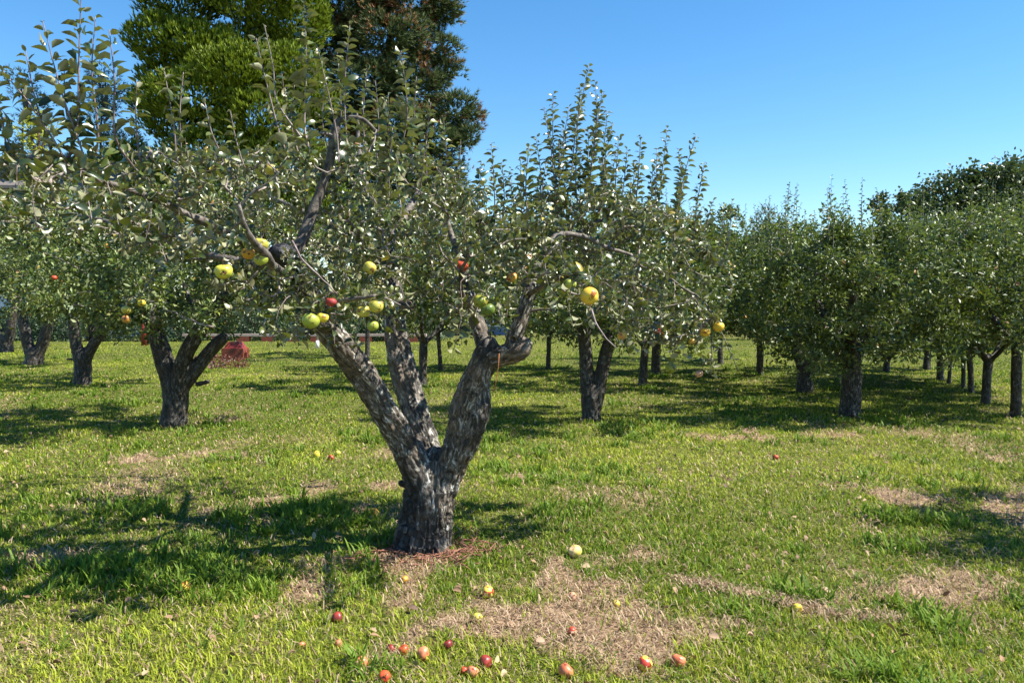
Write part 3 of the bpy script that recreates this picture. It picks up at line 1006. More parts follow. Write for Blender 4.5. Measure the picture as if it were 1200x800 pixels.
for p in paths:
    Q = PP[p]
    if len(Q) < 2: continue
    shoot_leaves(gl, Q, None, 0.058, 0.0145, True, 1.0, 0.7)
    # spur rosettes
    for i in range(1, len(Q) - 1):
        if rad[p[i]] < 0.009 and rng.random() < 0.9:
            m_ = rng.integers(5, 10)
            d = unit(rng.standard_normal((m_, 3)) + np.array([0, 0, 0.5]))
            leaves(gl, Q[i] + d * 0.015, d, unit(np.array([0, 0, 0.7]) + rng.standard_normal((m_, 3)) * 0.8), 0.052 * (0.6 + 0.6 * rng.random(m_)), True)

# upright water shoots: (tip px, tip py, depth, base px, base py, leaf size)
WS = [(690, 78, 5.9, 668, 215, 0.062), (706, 108, 6.0, 690, 230, 0.058), (718, 145, 5.9, 705, 240, 0.056), (637, 125, 5.9, 652, 240, 0.056), (667, 125, 6.0, 655, 240, 0.056),
      (735, 175, 6.0, 725, 250, 0.056), (751, 160, 6.0, 745, 260, 0.058), (782, 150, 6.1, 770, 260, 0.058), (816, 158, 6.1, 795, 270, 0.056), (722, 180, 6.2, 715, 260, 0.055),
      (576, 168, 5.8, 580, 260, 0.058), (620, 170, 5.2, 620, 270, 0.070), (596, 205, 6.1, 600, 280, 0.055), (835, 235, 6.2, 820, 300, 0.056), (858, 235, 6.2, 845, 310, 0.055),
      (410, 30, 4.9, 405, 175, 0.064), (470, 60, 5.1, 468, 200, 0.070), (355, -15, 4.6, 357, 145, 0.072), (372, 55, 4.7, 395, 160, 0.060), (300, 45, 4.3, 330, 165, 0.074), (310, 30, 4.5, 325, 120, 0.05),
      (95, -10, 3.75, 90, 150, 0.080), (50, 25, 3.7, 100, 190, 0.078), (128, 35, 3.7, 135, 160, 0.078), (0, 80, 3.7, 75, 185, 0.074), (192, 80, 4.0, 208, 190, 0.062), (215, 85, 4.05, 214, 190, 0.064),
      (240, 120, 4.1, 262, 190, 0.062), (270, 130, 4.2, 290, 200, 0.06), (345, 100, 4.8, 352, 190, 0.05), (440, 95, 5.4, 445, 200, 0.062), (488, 90, 5.6, 480, 200, 0.062), (520, 140, 5.6, 515, 230, 0.060), (540, 165, 5.9, 545, 250, 0.058),
      (160, 95, 4.0, 165, 190, 0.064), (-30, 60, 3.8, 10, 190, 0.07), (640, 190, 5.6, 640, 270, 0.06), (680, 175, 6.3, 680, 250, 0.055), (765, 195, 6.1, 760, 270, 0.055), (800, 215, 5.9, 790, 290, 0.056), (565, 190, 5.4, 560, 270, 0.062), (395, 60, 5.9, 400, 170, 0.055), (425, 110, 6.4, 425, 190, 0.055), (690, 150, 6.2, 685, 230, 0.052),
      (648, 110, 6.1, 650, 220, 0.056), (680, 100, 6.05, 675, 220, 0.056), (698, 95, 6.1, 690, 220, 0.056), (712, 130, 6.2, 705, 235, 0.055), (725, 160, 5.8, 718, 245, 0.055), (660, 150, 6.3, 660, 240, 0.054), (795, 175, 6.2, 785, 265, 0.055), (770, 175, 5.9, 765, 265, 0.055), (826, 190, 6.2, 812, 280, 0.055), (745, 190, 6.3, 740, 265, 0.055),
      (588, 190, 5.9, 588, 265, 0.056), (610, 185, 5.9, 612, 270, 0.058), (628, 160, 6.1, 635, 250, 0.056), (848, 250, 6.3, 835, 310, 0.054), (30, 60, 3.75, 60, 180, 0.075), (112, 20, 3.8, 115, 160, 0.075), (75, 70, 3.8, 85, 170, 0.07), (-10, 110, 3.8, 25, 200, 0.07),
      (455, 110, 5.0, 452, 210, 0.062), (505, 120, 5.5, 500, 215, 0.06), (380, 95, 5.3, 385, 185, 0.058), (330, 85, 4.8, 335, 180, 0.06), (430, 80, 5.5, 430, 185, 0.06),
      (655, 165, 5.7, 650, 240, 0.054), (706, 190, 5.6, 700, 250, 0.056), (740, 215, 5.8, 735, 280, 0.055), (500, 165, 5.2, 495, 250, 0.06), (460, 150, 5.0, 455, 240, 0.06), (605, 225, 5.3, 605, 290, 0.058)]
gs = Geo()
for (tx_, ty_, d, bx, by, ls) in WS:
    b0 = A3(bx, by, d + 0.05); t0 = A3(tx_, ty_, d)
    # tie the shoot's foot to the nearest wood
    j = int(np.argmin(np.linalg.norm(PP - b0, axis=1)))
    mid = (b0 + t0) / 2 + rng.standard_normal(3) * 0.02
    path_ = smooth_path([(PP[j], 0.006), (b0, 0.0052), (mid, 0.0038), (t0, 0.0016)], 0.05)
    P_ = np.array([p for p, r in path_]); r_ = np.array([r for p, r in path_])
    tube(gs, P_, r_, 5, True)
    shoot_leaves(gl, P_, None, ls * (1.42 if d > 4.5 else 1.22), 0.0135 if d > 4.5 else 0.019, True, 1.0, 0.85, 0.03, True, 0.95)

# drooping tip twigs with leaves, foliage on the low right hangers
for L in (fine[15], fine[16], fine[13], fine[14]):
    shoot_leaves(gl, np.array([p for p, r in L]), None, 0.066, 0.021, True, 0.9, 0.5, 0.15, False, None, 0.35)
# leafy hanging twigs
DROOP = [(350, 335, 340, 392, 4.5), (372, 345, 352, 405, 4.45), (395, 350, 402, 402, 4.4), (415, 345, 425, 398, 4.4), (325, 340, 312, 388, 4.6), (448, 340, 462, 388, 4.5), (300, 335, 285, 375, 4.7), (470, 330, 492, 376, 4.8), (335, 350, 330, 402, 4.3),
         (540, 330, 532, 398, 4.6), (556, 330, 552, 385, 4.7), (575, 335, 590, 385, 4.6), (520, 320, 508, 372, 4.8), (600, 320, 598, 368, 4.9), (525, 340, 545, 405, 4.7), (672, 330, 668, 392, 4.3), (705, 330, 690, 385, 4.5), (640, 300, 655, 345, 4.6),
         (790, 350, 795, 415, 5.6), (760, 350, 755, 405, 5.6), (735, 350, 728, 405, 5.5), (815, 350, 810, 420, 5.6), (775, 360, 785, 425, 5.7),
         (60, 195, 40, 262, 3.6), (95, 200, 105, 268, 3.6), (125, 210, 140, 275, 3.7), (20, 195, 8, 255, 3.6), (160, 222, 168, 285, 3.9), (190, 235, 200, 300, 4.0), (75, 205, 70, 250, 3.8)]
DROOP = [(a_, b_, c_ + rng.normal() * 5, d_ + rng.normal() * 7, e_) for a_, b_, c_, d_, e_ in DROOP]
for (ax_, ay_, bx_, by_, d) in DROOP:
    p0_, p1_ = A3(ax_, ay_, d), A3(bx_, by_, d - 0.05)
    j = int(np.argmin(np.linalg.norm(PP - p0_, axis=1)))
    L = smooth_path([(PP[j], 0.003), (p0_, 0.0026), ((p0_ + p1_) / 2 + rng.standard_normal(3) * 0.03, 0.002), (p1_, 0.0015)], 0.05)
    P_ = np.array([p for p, r in L])
    tube(gs, P_, np.array([r for p, r in L]), 5)
    shoot_leaves(gl, P_, None, 0.078, 0.017, True, 0.95, 0.35, 0.1, False, 0.8, 0.25)
# bare dead twigs
for pts in ([(693, 362, 4.1), (699, 378, 4.08), (706, 392, 4.06), (722, 408, 4.04)], [(250, 384, 5.0), (220, 374, 5.1), (190, 360, 5.2)], [(343, 283, 4.0), (352, 300, 4.0), (372, 322, 4.0), (395, 345, 4.0)],
            [(460, 356, 5.0), (478, 352, 4.9), (483, 357, 4.85)], [(745, 345, 5.2), (741, 325, 5.2), (748, 300, 5.25)], [(420, 338, 4.3), (440, 345, 4.2), (470, 357, 4.2)], [(290, 330, 4.1), (302, 318, 4.05)]):
    P_ = np.array([p for p, r in smooth_path([(A3(*q_), 0.004) for q_ in pts], 0.04)])
    tube(gs, P_ + rng.standard_normal(P_.shape) * 0.003, np.linspace(0.006, 0.0028, len(P_)), 5)
# apples and the upright limb are not buried: drop leaves that sit right before them
LV = np.concatenate(gl.V); LR = np.concatenate(gl.A['rnd']); nl_ = len(LV) // 13
LC = LV.reshape(nl_, 13, 3)[:, 7]
lx_, ly_ = pix(LC)
bad = np.zeros(nl_, bool)
for (px, py, d, r_, kind, lab) in HANG:
    rp = r_ * F / (d * k_) * (0.9 if 'shade' not in lab and 'deep' not in lab and 'inside' not in lab and 'hidden' not in lab else 0.5) + 3
    bad |= (np.hypot(lx_ - px, ly_ - py) < rp) & (LC[:, 1] < d * k_ + 0.02)
ulx = np.interp(ly_, [130, 165, 205, 245, 285], [396, 390, 382, 368, 352])
bad |= (ly_ > 130) & (ly_ < 290) & (np.abs(lx_ - ulx) < 11) & (LC[:, 1] < 5.0 * k_) & (rng.random(nl_) < 0.85)
keepv = np.repeat(~bad, 13)
gl = Geo()
nk = int((~bad).sum()); bs = np.arange(nk)[:, None, None] * 13
gl.add(LV[keepv], [(bs + LT[None]).reshape(-1, 3), (bs + LQ[None]).reshape(-1, 4)], rnd=LR[keepv])
print('main leaves', nk)
merge('crown', [(gl, M['leaf']), (gt, M['twig']), (gs, M['shoot'])], main, MB)

# pale scar of the torn bark at the foot
# ------------------------------------------------------------------ apples
AP = {
    'spotyellow': [(0.55, 0.48, 0.06), (0.42, 0.44, 0.05), (0.16, 0.06, 0.03)],
    'yellowgreen': [(0.56, 0.48, 0.09), (0.44, 0.42, 0.07), (0.20, 0.10, 0.03)],
    'green': [(0.38, 0.40, 0.06), (0.27, 0.33, 0.04), (0.16, 0.12, 0.03)],
    'yellow': [(0.66, 0.52, 0.05), (0.55, 0.45, 0.05), (0.30, 0.16, 0.03)],
    'gold': [(0.75, 0.42, 0.04), (0.68, 0.48, 0.05), (0.35, 0.12, 0.02)],
    'orange': [(0.60, 0.30, 0.03), (0.45, 0.25, 0.03), (0.10, 0.04, 0.02)],
    'blush': [(0.60, 0.24, 0.05), (0.55, 0.42, 0.08), (0.30, 0.06, 0.03)],
    'pink': [(0.62, 0.27, 0.16), (0.55, 0.34, 0.20), (0.25, 0.10, 0.06)],
    'red': [(0.40, 0.045, 0.022), (0.50, 0.09, 0.03), (0.15, 0.02, 0.015)],
    'shrivel': [(0.30, 0.03, 0.03), (0.38, 0.06, 0.03), (0.08, 0.015, 0.012)],
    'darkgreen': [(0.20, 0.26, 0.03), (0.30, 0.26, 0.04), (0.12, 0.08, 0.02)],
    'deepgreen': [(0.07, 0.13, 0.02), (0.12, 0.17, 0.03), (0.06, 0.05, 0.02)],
    'brick': [(0.52, 0.13, 0.055), (0.62, 0.24, 0.12), (0.25, 0.05, 0.03)],
    'darkred': [(0.16, 0.02, 0.018), (0.30, 0.04, 0.025), (0.03, 0.01, 0.01)],
    'halfred': [(0.58, 0.56, 0.08), (0.60, 0.50, 0.07), (0.50, 0.05, 0.03)],
    'tan': [(0.66, 0.48, 0.26), (0.66, 0.52, 0.10), (0.45, 0.25, 0.12)],
}


def apple_mat(kind):
    c1, c2, c3 = AP[kind]
    m, t, b, out = mat('apple_skin_' + kind)
    tc = t.nodes.new('ShaderNodeTexCoord')
    oi = t.nodes.new('ShaderNodeObjectInfo')
    ad = t.nodes.new('ShaderNodeVectorMath'); ad.operation = 'ADD'
    t.links.new(tc.outputs['Object'], ad.inputs[0])
    sc_ = t.nodes.new('ShaderNodeMath'); sc_.operation = 'MULTIPLY'; sc_.inputs[1].default_value = 40
    t.links.new(oi.outputs['Random'], sc_.inputs[0]); t.links.new(sc_.outputs[0], ad.inputs[1])
    v_ = ad.outputs[0]
    n1 = noise(t, 22, 3, 0.5, v_)
    n2 = noise(t, 38, 2, 0.5, v_, 0.5)
    n3 = noise(t, 260, 2, 0.5, v_)
    c = mixc(t, ramp(t, n1, [(0.38, (0, 0, 0)), (0.62, (1, 1, 1))]), c1, c2)
    c = mixc(t, ramp(t, n2, [(0.60 if kind != 'halfred' else 0.5, (0, 0, 0)), (0.64 if kind != 'halfred' else 0.56, (1, 1, 1))]), c, c3)
    c = mixc(t, ramp(t, n3, [(0.70, (0, 0, 0)), (0.73, (0.7, 0.7, 0.7))]), c, c3)
    t.links.new(c, b.inputs['Base Color'])
    b.inputs['Roughness'].default_value = 0.4 if kind not in ('shrivel', 'tan', 'pink') else 0.6
    b.inputs['Specular IOR Level'].default_value = 0.45
    b.inputs['Subsurface Weight'].default_value = 0.0
    return m


apm = {k: apple_mat(k) for k in AP}
M['stem'] = simple('apple_stem', (0.10, 0.06, 0.03), 0.7)
M['scab'] = simple('brown_scab', (0.03, 0.012, 0.01), 0.8, 80, (0.12, 0.04, 0.02), 0.5)
M['calyx'] = simple('apple_eye', (0.035, 0.025, 0.015), 0.9)


def apple(center, r_, kind, label, group, tilt=(0, 0), lump=0.04, squash=0.9, name='apple', stem=True, pit=False):
    center = np.asarray(center, float)
    o = empty(name, center, label, 'apple', group)
    nu, nv = 26, 18
    th = np.linspace(0, math.pi, nv + 1)[1:-1]
    ph = np.arange(nu) * 2 * math.pi / nu
    TH, PH = np.meshgrid(th, ph, indexing='ij')
    # cardioid-like profile: dimple at the stem, small one at the eye
    rr = np.sin(TH) ** 0.92
    zz = np.cos(TH) * squash - 0.24 * np.exp(-(TH / 0.42) ** 2) + 0.12 * np.exp(-((math.pi - TH) / 0.35) ** 2)
    rr = rr * (1.0 + 0.10 * np.cos(TH)) * (1 + 0.03 * np.cos(5 * PH) * (TH > 2))
    V = np.stack([rr * np.cos(PH), rr * np.sin(PH), zz], -1).reshape(-1, 3)
    top = [[0, 0, squash - 0.24]]; bot = [[0, 0, -squash + 0.12]]
    V = np.concatenate([V, top, bot])
    seed = rng.random(3) * 50
    V = V * (1 + (fbm(V * 1.6 + seed, 2)[:, None] - 0.5) * 2 * lump)
    pit = pit
    if pit:
        pd = unit(np.array([0.15, -0.9, 0.1])); V = V - unit(V) * (0.22 * np.exp(-(np.linalg.norm(unit(V) - pd, axis=1) / 0.22) ** 2))[:, None]
    V = V * r_
    i = np.arange(nv - 2)[:, None] * nu; j = np.arange(nu)[None]; j2 = (j + 1) % nu
    q_ = np.stack([i + j, i + nu + j, i + nu + j2, i + j2], -1).reshape(-1, 4)
    jj_ = np.arange(nu); k_t = len(V) - 2
    tri = np.concatenate([np.stack([np.full(nu, k_t), jj_, (jj_ + 1) % nu], 1), np.stack([np.full(nu, k_t + 1), (nv - 2) * nu + (jj_ + 1) % nu, (nv - 2) * nu + jj_], 1)])
    np_mesh('skin', V, [q_, tri], apm[kind], o, True)
    g_ = Geo()
    z1 = (squash - 0.24) * r_
    if stem:
        tube(g_, [[0, 0, z1 - 0.002], [0.001, 0.001, z1 + r_ * 0.35], [0.003, 0.001, z1 + r_ * 0.75]], [0.0016, 0.0013, 0.0016], 6)
        g_.build('stem', M['stem'], o, True)
    g_ = Geo()
    zb = (-squash + 0.12) * r_
    for a_ in np.arange(5) * 1.2566:
        c_, s_ = math.cos(a_), math.sin(a_)
        g_.add(np.array([[c_ * 0.02, s_ * 0.02, 0.015], [c_ * 0.17 - s_ * 0.06, s_ * 0.17 + c_ * 0.06, -0.02], [c_ * 0.17 + s_ * 0.06, s_ * 0.17 - c_ * 0.06, -0.02], [c_ * 0.22, s_ * 0.22, -0.07]]) * r_ + np.array([0, 0, zb]),
               [np.array([[0, 1, 3], [0, 3, 2]])])
    g_.build('eye', M['calyx'], o, False)
    if pit:
        g_ = Geo(); ball(g_, unit(np.array([0.15, -0.9, 0.1])) * r_ * 0.80, r_ * 0.20, 12, 8, (1.3, 0.35, 0.9))
        g_.build('scab', M['scab'], o, True)
    o.rotation_euler = (tilt[0], tilt[1], 0.15 if pit else rng.random() * 6.28)
    return o


def ball(g, c, r_, nu=10, nv=7, sc=(1, 1, 0.9)):
    th = np.linspace(0, math.pi, nv + 1)[1:-1]; ph = np.arange(nu) * 2 * math.pi / nu
    TH, PH = np.meshgrid(th, ph, indexing='ij')
    V = np.stack([np.sin(TH) * np.cos(PH) * sc[0], np.sin(TH) * np.sin(PH) * sc[1], np.cos(TH) * sc[2] - 0.2 * np.exp(-(TH / 0.5) ** 2)], -1).reshape(-1, 3)
    V = np.concatenate([V, [[0, 0, 0.8 * sc[2]], [0, 0, -sc[2]]]]) * r_ + np.asarray(c)
    i = np.arange(nv - 2)[:, None] * nu; j = np.arange(nu)[None]; j2 = (j + 1) % nu
    q_ = np.stack([i + j, i + nu + j, i + nu + j2, i + j2], -1).reshape(-1, 4)
    jj_ = np.arange(nu); k_t = len(V) - 2
    tri = np.concatenate([np.stack([np.full(nu, k_t), jj_, (jj_ + 1) % nu], 1), np.stack([np.full(nu, k_t + 1), (nv - 2) * nu + (jj_ + 1) % nu, (nv - 2) * nu + jj_], 1)])
    g.add(V, [q_, tri])


for (px, py, d, r_, kind, lab) in HANG:
    tl_ = (rng.normal() * 0.25, rng.normal() * 0.25)
    if kind == 'gold' and px == 691: tl_ = (R(-75), R(10))
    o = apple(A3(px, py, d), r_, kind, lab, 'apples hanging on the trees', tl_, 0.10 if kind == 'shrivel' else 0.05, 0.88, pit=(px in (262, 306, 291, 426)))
    if px == 691: o.rotation_euler = (R(-70), R(8), 0.1)

FALL = [  # px, py, radius px, kind, label
    (473, 765, 6, 'red', 'glossy red fallen apple, left one of two side by side near the bottom edge'),
    (496, 770, 7.5, 'brick', 'mottled orange red fallen apple just right of the glossy one'),
    (424, 781, 7, 'brick', 'dull pinkish red fallen apple lying by itself at the lower left'),
    (451, 798, 7.5, 'red', 'red fallen apple cut off by the bottom edge of the picture'),
    (525, 760, 5.5, 'darkred', 'dark red fallen apple with a blade of grass standing before it'),
    (458, 763, 5, 'darkred', 'small dark red fallen apple sunk in grass left of the glossy one'),
    (569, 780, 8, 'darkred', 'blackened rotting apple behind two smaller orange red ones'),
    (554, 792, 7, 'brick', 'orange red fallen apple in front of the blackened rotting one'),
    (544, 790, 4.5, 'red', 'tiny red fallen apple touching the left of an orange red one'),
    (663, 791, 8.5, 'brick', 'elongated brick red fallen apple at the bottom edge, right of centre'),
    (670, 746, 5, 'red', 'small red fallen apple half in straw above the elongated brick red one'),
    (755, 783, 8.5, 'halfred', 'bright yellow fallen apple with a red crown near the bottom edge'),
    (795, 779, 8, 'brick', 'brownish red withered apple beside a dark hollow, rightmost by the bottom edge'),
    (572, 696, 7, 'halfred', 'fallen apple half red and half yellow in front of the trunk'),
    (559, 726, 6, 'yellowgreen', 'yellow green fallen apple beside a weed tuft on the straw patch'),
    (674, 648, 7.5, 'tan', 'pale tan and yellow fallen apple to the right of the trunk foot'),
    (722, 708, 4.5, 'yellow', 'small yellow fallen apple alone in the mown grass'),
    (934, 709, 5.5, 'yellow', 'yellow fallen apple lying on the line of dry clippings'),
    (395, 728, 6.5, 'darkred', 'dark maroon fallen apple in a shadow patch left of the straw'),
    (671, 701, 5, 'pink', 'dull pink shrivelled fallen apple in the grass right of centre'),
    (474, 684, 4.5, 'orange', 'small orange fallen apple on bare soil below the trunk foot'),
    (438, 604, 6, 'orange', 'yellow brown fallen apple in the shade left of the trunk'),
    (371, 533, 4, 'yellow', 'yellow fallen apple in the sunny grass left of the thick limb'),
    (396, 531, 3, 'yellowgreen', 'tiny pale fallen apple right beside a limb in the sunny grass'),
    (388, 537, 3.2, 'red', 'tiny red fallen apple beside yellow ones in the sunny grass'),
    (397, 757, 4.5, 'brick', 'small broken orange red apple among grass at the lower left'),
    (216, 693, 6, 'halfred', 'red and yellow rotting apple in the shaded weeds at left'),
    (909, 534, 3.2, 'red', 'single small red fallen apple in the far right grass'),
    (354, 760, 4, 'brick', 'small orange fallen apple farthest left by the lower edge'),
]
for (px, py, rp, kind, lab) in FALL:
    p = on_ground(px, py + rp * 0.7)
    r_ = rp * 1.08 / F * p[1]
    p[2] += r_ * 0.80
    apple(p, r_, kind, lab, 'fallen apples in the grass', (rng.normal() * 1.2, rng.normal() * 1.2), 0.09, 0.92, 'fallen_apple', stem=rng.random() < 0.5)

# ================================================================== ORCHARD TREES
def orchard_tree(px, py, height, radius, label, seed, n_t=150, limbs=None, leaf=0.075, sq=(1, 1), zc=0.62, trunk_r=None, per=1.0, group='old apple trees of the orchard', xy=None, detail=0.022, fork=0.42, apples=0, skirt=0.75, leafy=None, shootn=16):
    """an old bush-trained apple tree; the foot stands where the photograph shows it"""
    global rng
    rng = np.random.default_rng(seed)
    if xy is None:
        B = on_ground(px, py)
    else:
        B = np.array([xy[0], xy[1], gz(*xy)])
    o = empty('apple_tree', B, label, 'tree', group)
    tr = trunk_r or 0.15
    lb = []
    if limbs:
        for L in limbs:
            lb.append([(at(a_, b_, B[1] + dd) if not (i == 0 and first) else None, r_) for first in (False,) for i, (a_, b_, dd, r_) in enumerate(L)])
        lb[0][0] = (B + np.array([0, 0, -0.1]), lb[0][0][1])
    else:
        lean = rng.standard_normal(2) * 0.06
        f_ = B + np.array([lean[0], lean[1], height * fork * 0.55])
        lb.append([(B + np.array([0, 0, -0.1]), tr * 1.25), (B + np.array([lean[0] * 0.3, lean[1] * 0.3, 0.12]), tr * 1.02), (B * 0.5 + f_ * 0.5, tr * 0.95), (f_, tr)])
        m_ = rng.integers(3, 5); a0 = rng.random() * 6.28
        for i in range(m_):
            a_ = a0 + i * 6.283 / m_ + rng.normal() * 0.25
            d = np.array([math.cos(a_), math.sin(a_), 0])
            out_ = radius * (0.42 + 0.15 * rng.random())
            lb.append([(f_ - np.array([0, 0, 0.1]), tr * 0.62), (f_ + d * out_ * 0.3 + np.array([0, 0, 0.22]), tr * 0.52),
                       (f_ + d * out_ * 0.65 + np.array([0, 0, height * 0.22]), tr * 0.40), (f_ + d * out_ + np.array([0, 0, height * 0.34]), tr * 0.24)])
    lb = [[(p, r * 0.76) for p, r in L] for L in lb]
    to, tl_ = wood(lb, detail, 0.06, 'trunk', M['bark_far'], o, B, 0.022, 0.024)
    s_ = Skeleton()
    for L in tl_[1:]: limb_nodes(s_, L, 0.45)
    C_ = B + np.array([0, 0, height * zc])
    rz = height - height * zc - 0.15
    E = [(C_, (radius, radius, rz))]
    m_ = 5
    for i in range(m_):
        a_ = i * 6.283 / m_ + rng.random()
        E.append((C_ + np.array([math.cos(a_) * radius * 0.62 * sq[0], math.sin(a_) * radius * 0.62 * sq[1], -rz * 0.15 + rng.normal() * 0.12]), (radius * 0.5, radius * 0.5, rz * 0.85)))
    E[0] = (E[0][0], (radius * sq[0] * 0.8, radius * sq[1] * 0.8, rz))
    T_ = in_ellipsoids(E, n_t, 0.35)
    T_ = T_[T_[:, 2] > B[2] + skirt]
    fin = unit((T_ - C_) * np.array([0.45, 0.45, 0.2]) + np.array([0, 0, 0.6]) + rng.standard_normal((len(T_), 3)) * 0.35)
    lowm = T_[:, 2] < C_[2] - rz * 0.45
    fin[lowm] = unit(fin[lowm] + np.array([0, 0, -1.0]))
    ps = grow(s_, T_, 0.12, 0.014, fin)
    rd = skeleton_radii(s_, ps, 0.0028, 0.45)
    P_ = np.array(s_.P)
    g1, g2 = Geo(), Geo()
    for p in ps:
        r1 = rd[p].copy(); r1[0] = r1[1]
        tube(g1, P_[p], r1, 4, False)
        Q = P_[p]
        Lq = np.linalg.norm(np.diff(Q, axis=0), axis=1).sum()
        # a leafy spray round the twig
        k2 = int(80 * per)
        tt = (0.15 + 0.85 * rng.random(k2)) * (len(Q) - 1)
        pos = np.stack([np.interp(tt, np.arange(len(Q)), Q[:, i]) for i in range(3)], 1)
        off = rng.standard_normal((k2, 3)) * 0.068
        ax = unit(off + rng.standard_normal((k2, 3)) * 0.05 + np.array([0, 0, 0.03]))
        leaves(g2, pos + off, ax, unit(np.array([0, 0, 0.7]) + rng.standard_normal((k2, 3)) * 0.75), leaf * 1.06 * (0.65 + 0.6 * rng.random(k2)), False)
    # upright shoots on the upper side
    for i in range(shootn):
        a_ = rng.random() * 6.283; q_ = math.sqrt(rng.random()) * radius * 0.95
        zz = C_[2] + rz * math.sqrt(max(0.05, 1 - (q_ / radius) ** 2)) * 0.75
        b0 = np.array([C_[0] + math.cos(a_) * q_ * sq[0], C_[1] + math.sin(a_) * q_ * sq[1], zz])
        L_ = 0.35 + 0.5 * rng.random()
        t0 = b0 + np.array([rng.normal() * 0.07, rng.normal() * 0.07, L_])
        j = int(np.argmin(np.linalg.norm(P_ - b0, axis=1)))
        path_ = smooth_path([(P_[j], 0.006), (b0, 0.005), (t0, 0.002)], 0.1)
        Pp = np.array([p for p, r in path_])
        tube(g1, Pp, np.array([r for p, r in path_]), 4, False)
        shoot_leaves(g2, Pp, None, leaf * 0.95, leaf * 0.42, False, 1.1, 0.75)
    merge('crown', [(g2, M['leaf_far']), (g1, M['twig'])], o, B)
    if apples:
        for i in range(apples):
            a_ = -math.pi / 2 + rng.normal() * 0.8
            q_ = radius * (0.8 + 0.2 * rng.random())
            pc = C_ + np.array([math.cos(a_) * q_ * 0.95, math.sin(a_) * q_ * 0.9, rng.normal() * rz * 0.4 - rz * 0.15])
            g_ = Geo()
            ball(g_, pc, 0.036)
            g_.build('apple', apm[['yellow', 'yellowgreen', 'blush', 'red'][rng.integers(0, 4)]], o, True, B)
    return o, C_, rz


# second row, hand-shaped where the limbs show
orchard_tree(204, 497, 3.6, 2.1, 'old apple tree with three pale grey limbs spreading low, in the second row at left', 11, 230, [
    [(204, 502, 0, 0.24), (204, 492, 0, 0.21), (206, 470, 0, 0.19), (206, 450, 0, 0.2)],
    [(202, 455, 0, 0.15), (195, 430, 0, 0.15), (186, 400, 0, 0.13), (178, 370, 0, 0.12), (170, 340, 0.2, 0.09)],
    [(208, 455, -0.05, 0.12), (216, 420, -0.1, 0.12), (232, 390, -0.2, 0.115), (252, 365, -0.3, 0.11), (275, 335, -0.4, 0.10), (300, 300, -0.5, 0.07)],
    [(212, 458, 0, 0.10), (228, 435, 0, 0.105), (243, 415, 0, 0.105), (257, 400, 0, 0.10), (262, 396, 0, 0.09)],
    [(232, 450, 0, 0.05), (244, 447, 0, 0.04)],
    [(240, 385, 0.0, 0.06), (225, 360, 0.3, 0.05), (215, 330, 0.6, 0.04)],
], per=1.25, zc=0.66, apples=3, skirt=1.05)
orchard_tree(695, 492, 3.4, 1.95, 'apple tree whose dark trunk splits low into two close upright stems', 12, 200, [
    [(693, 497, 0, 0.17), (693, 485, 0, 0.155), (694, 468, 0, 0.15), (694, 455, 0, 0.13)],
    [(690, 480, 0, 0.11), (688, 450, 0, 0.115), (687, 420, 0, 0.11), (684, 390, 0, 0.10), (680, 350, -0.1, 0.08)],
    [(699, 475, 0, 0.10), (704, 445, 0, 0.11), (710, 415, 0, 0.105), (718, 385, 0, 0.09), (730, 350, 0.2, 0.06)],
], per=1.2, zc=0.64, skirt=1.05)
orchard_tree(997, 487, 3.4, 1.8, 'bushy apple tree with a single thick dark trunk, nearest on the right side', 13, 230, [
    [(996, 492, 0, 0.20), (996, 483, 0, 0.18), (997, 460, 0, 0.165), (998, 435, 0, 0.16), (994, 418, 0, 0.17)],
    [(994, 425, 0, 0.12), (984, 405, 0, 0.11), (972, 380, 0, 0.09), (955, 350, 0.1, 0.06)],
    [(1000, 425, 0, 0.11), (1010, 395, 0.2, 0.09), (1025, 360, 0.4, 0.06)],
    [(997, 420, 0, 0.1), (998, 380, -0.3, 0.08), (1000, 330, -0.5, 0.05)],
], per=1.35, zc=0.58, skirt=0.7, apples=2, shootn=34)
orchard_tree(943, 458, 3.6, 1.9, 'apple tree with a forked trunk just behind the bushy one on the right', 14, 170, [
    [(943, 462, 0, 0.20), (943, 455, 0, 0.18), (944, 440, 0, 0.17), (944, 428, 0, 0.17)],
    [(941, 432, 0, 0.13), (936, 415, 0, 0.12), (930, 395, 0, 0.10), (922, 370, 0, 0.06)],
    [(947, 432, 0, 0.12), (953, 415, 0, 0.10), (958, 395, 0, 0.08), (965, 370, 0, 0.06)],
], per=1.25, leaf=0.085, zc=0.58, skirt=0.75, detail=0.03, shootn=26)
orchard_tree(97, 451, 4.5, 2.8, 'apple tree with a right-leaning limb and broad grey stump limb, third from the left edge', 15, 200, [
    [(97, 456, 0, 0.24), (97, 447, 0, 0.22), (97, 430, 0, 0.20), (97, 415, 0, 0.2)],
    [(93, 420, 0, 0.14), (88, 400, 0, 0.13), (86, 380, 0, 0.12), (84, 350, 0.1, 0.09)],
    [(100, 420, 0, 0.13), (113, 398, 0, 0.12), (127, 378, 0, 0.115), (138, 364, 0, 0.10), (155, 345, 0, 0.08)],
    [(108, 395, 0.25, 0.16), (113, 375, 0.3, 0.17), (118, 355, 0.3, 0.14)],
    [(84, 421, 0, 0.04), (78, 421, 0, 0.03)],
], per=1.25, leaf=0.09, zc=0.62, skirt=1.1, apples=4, detail=0.03)
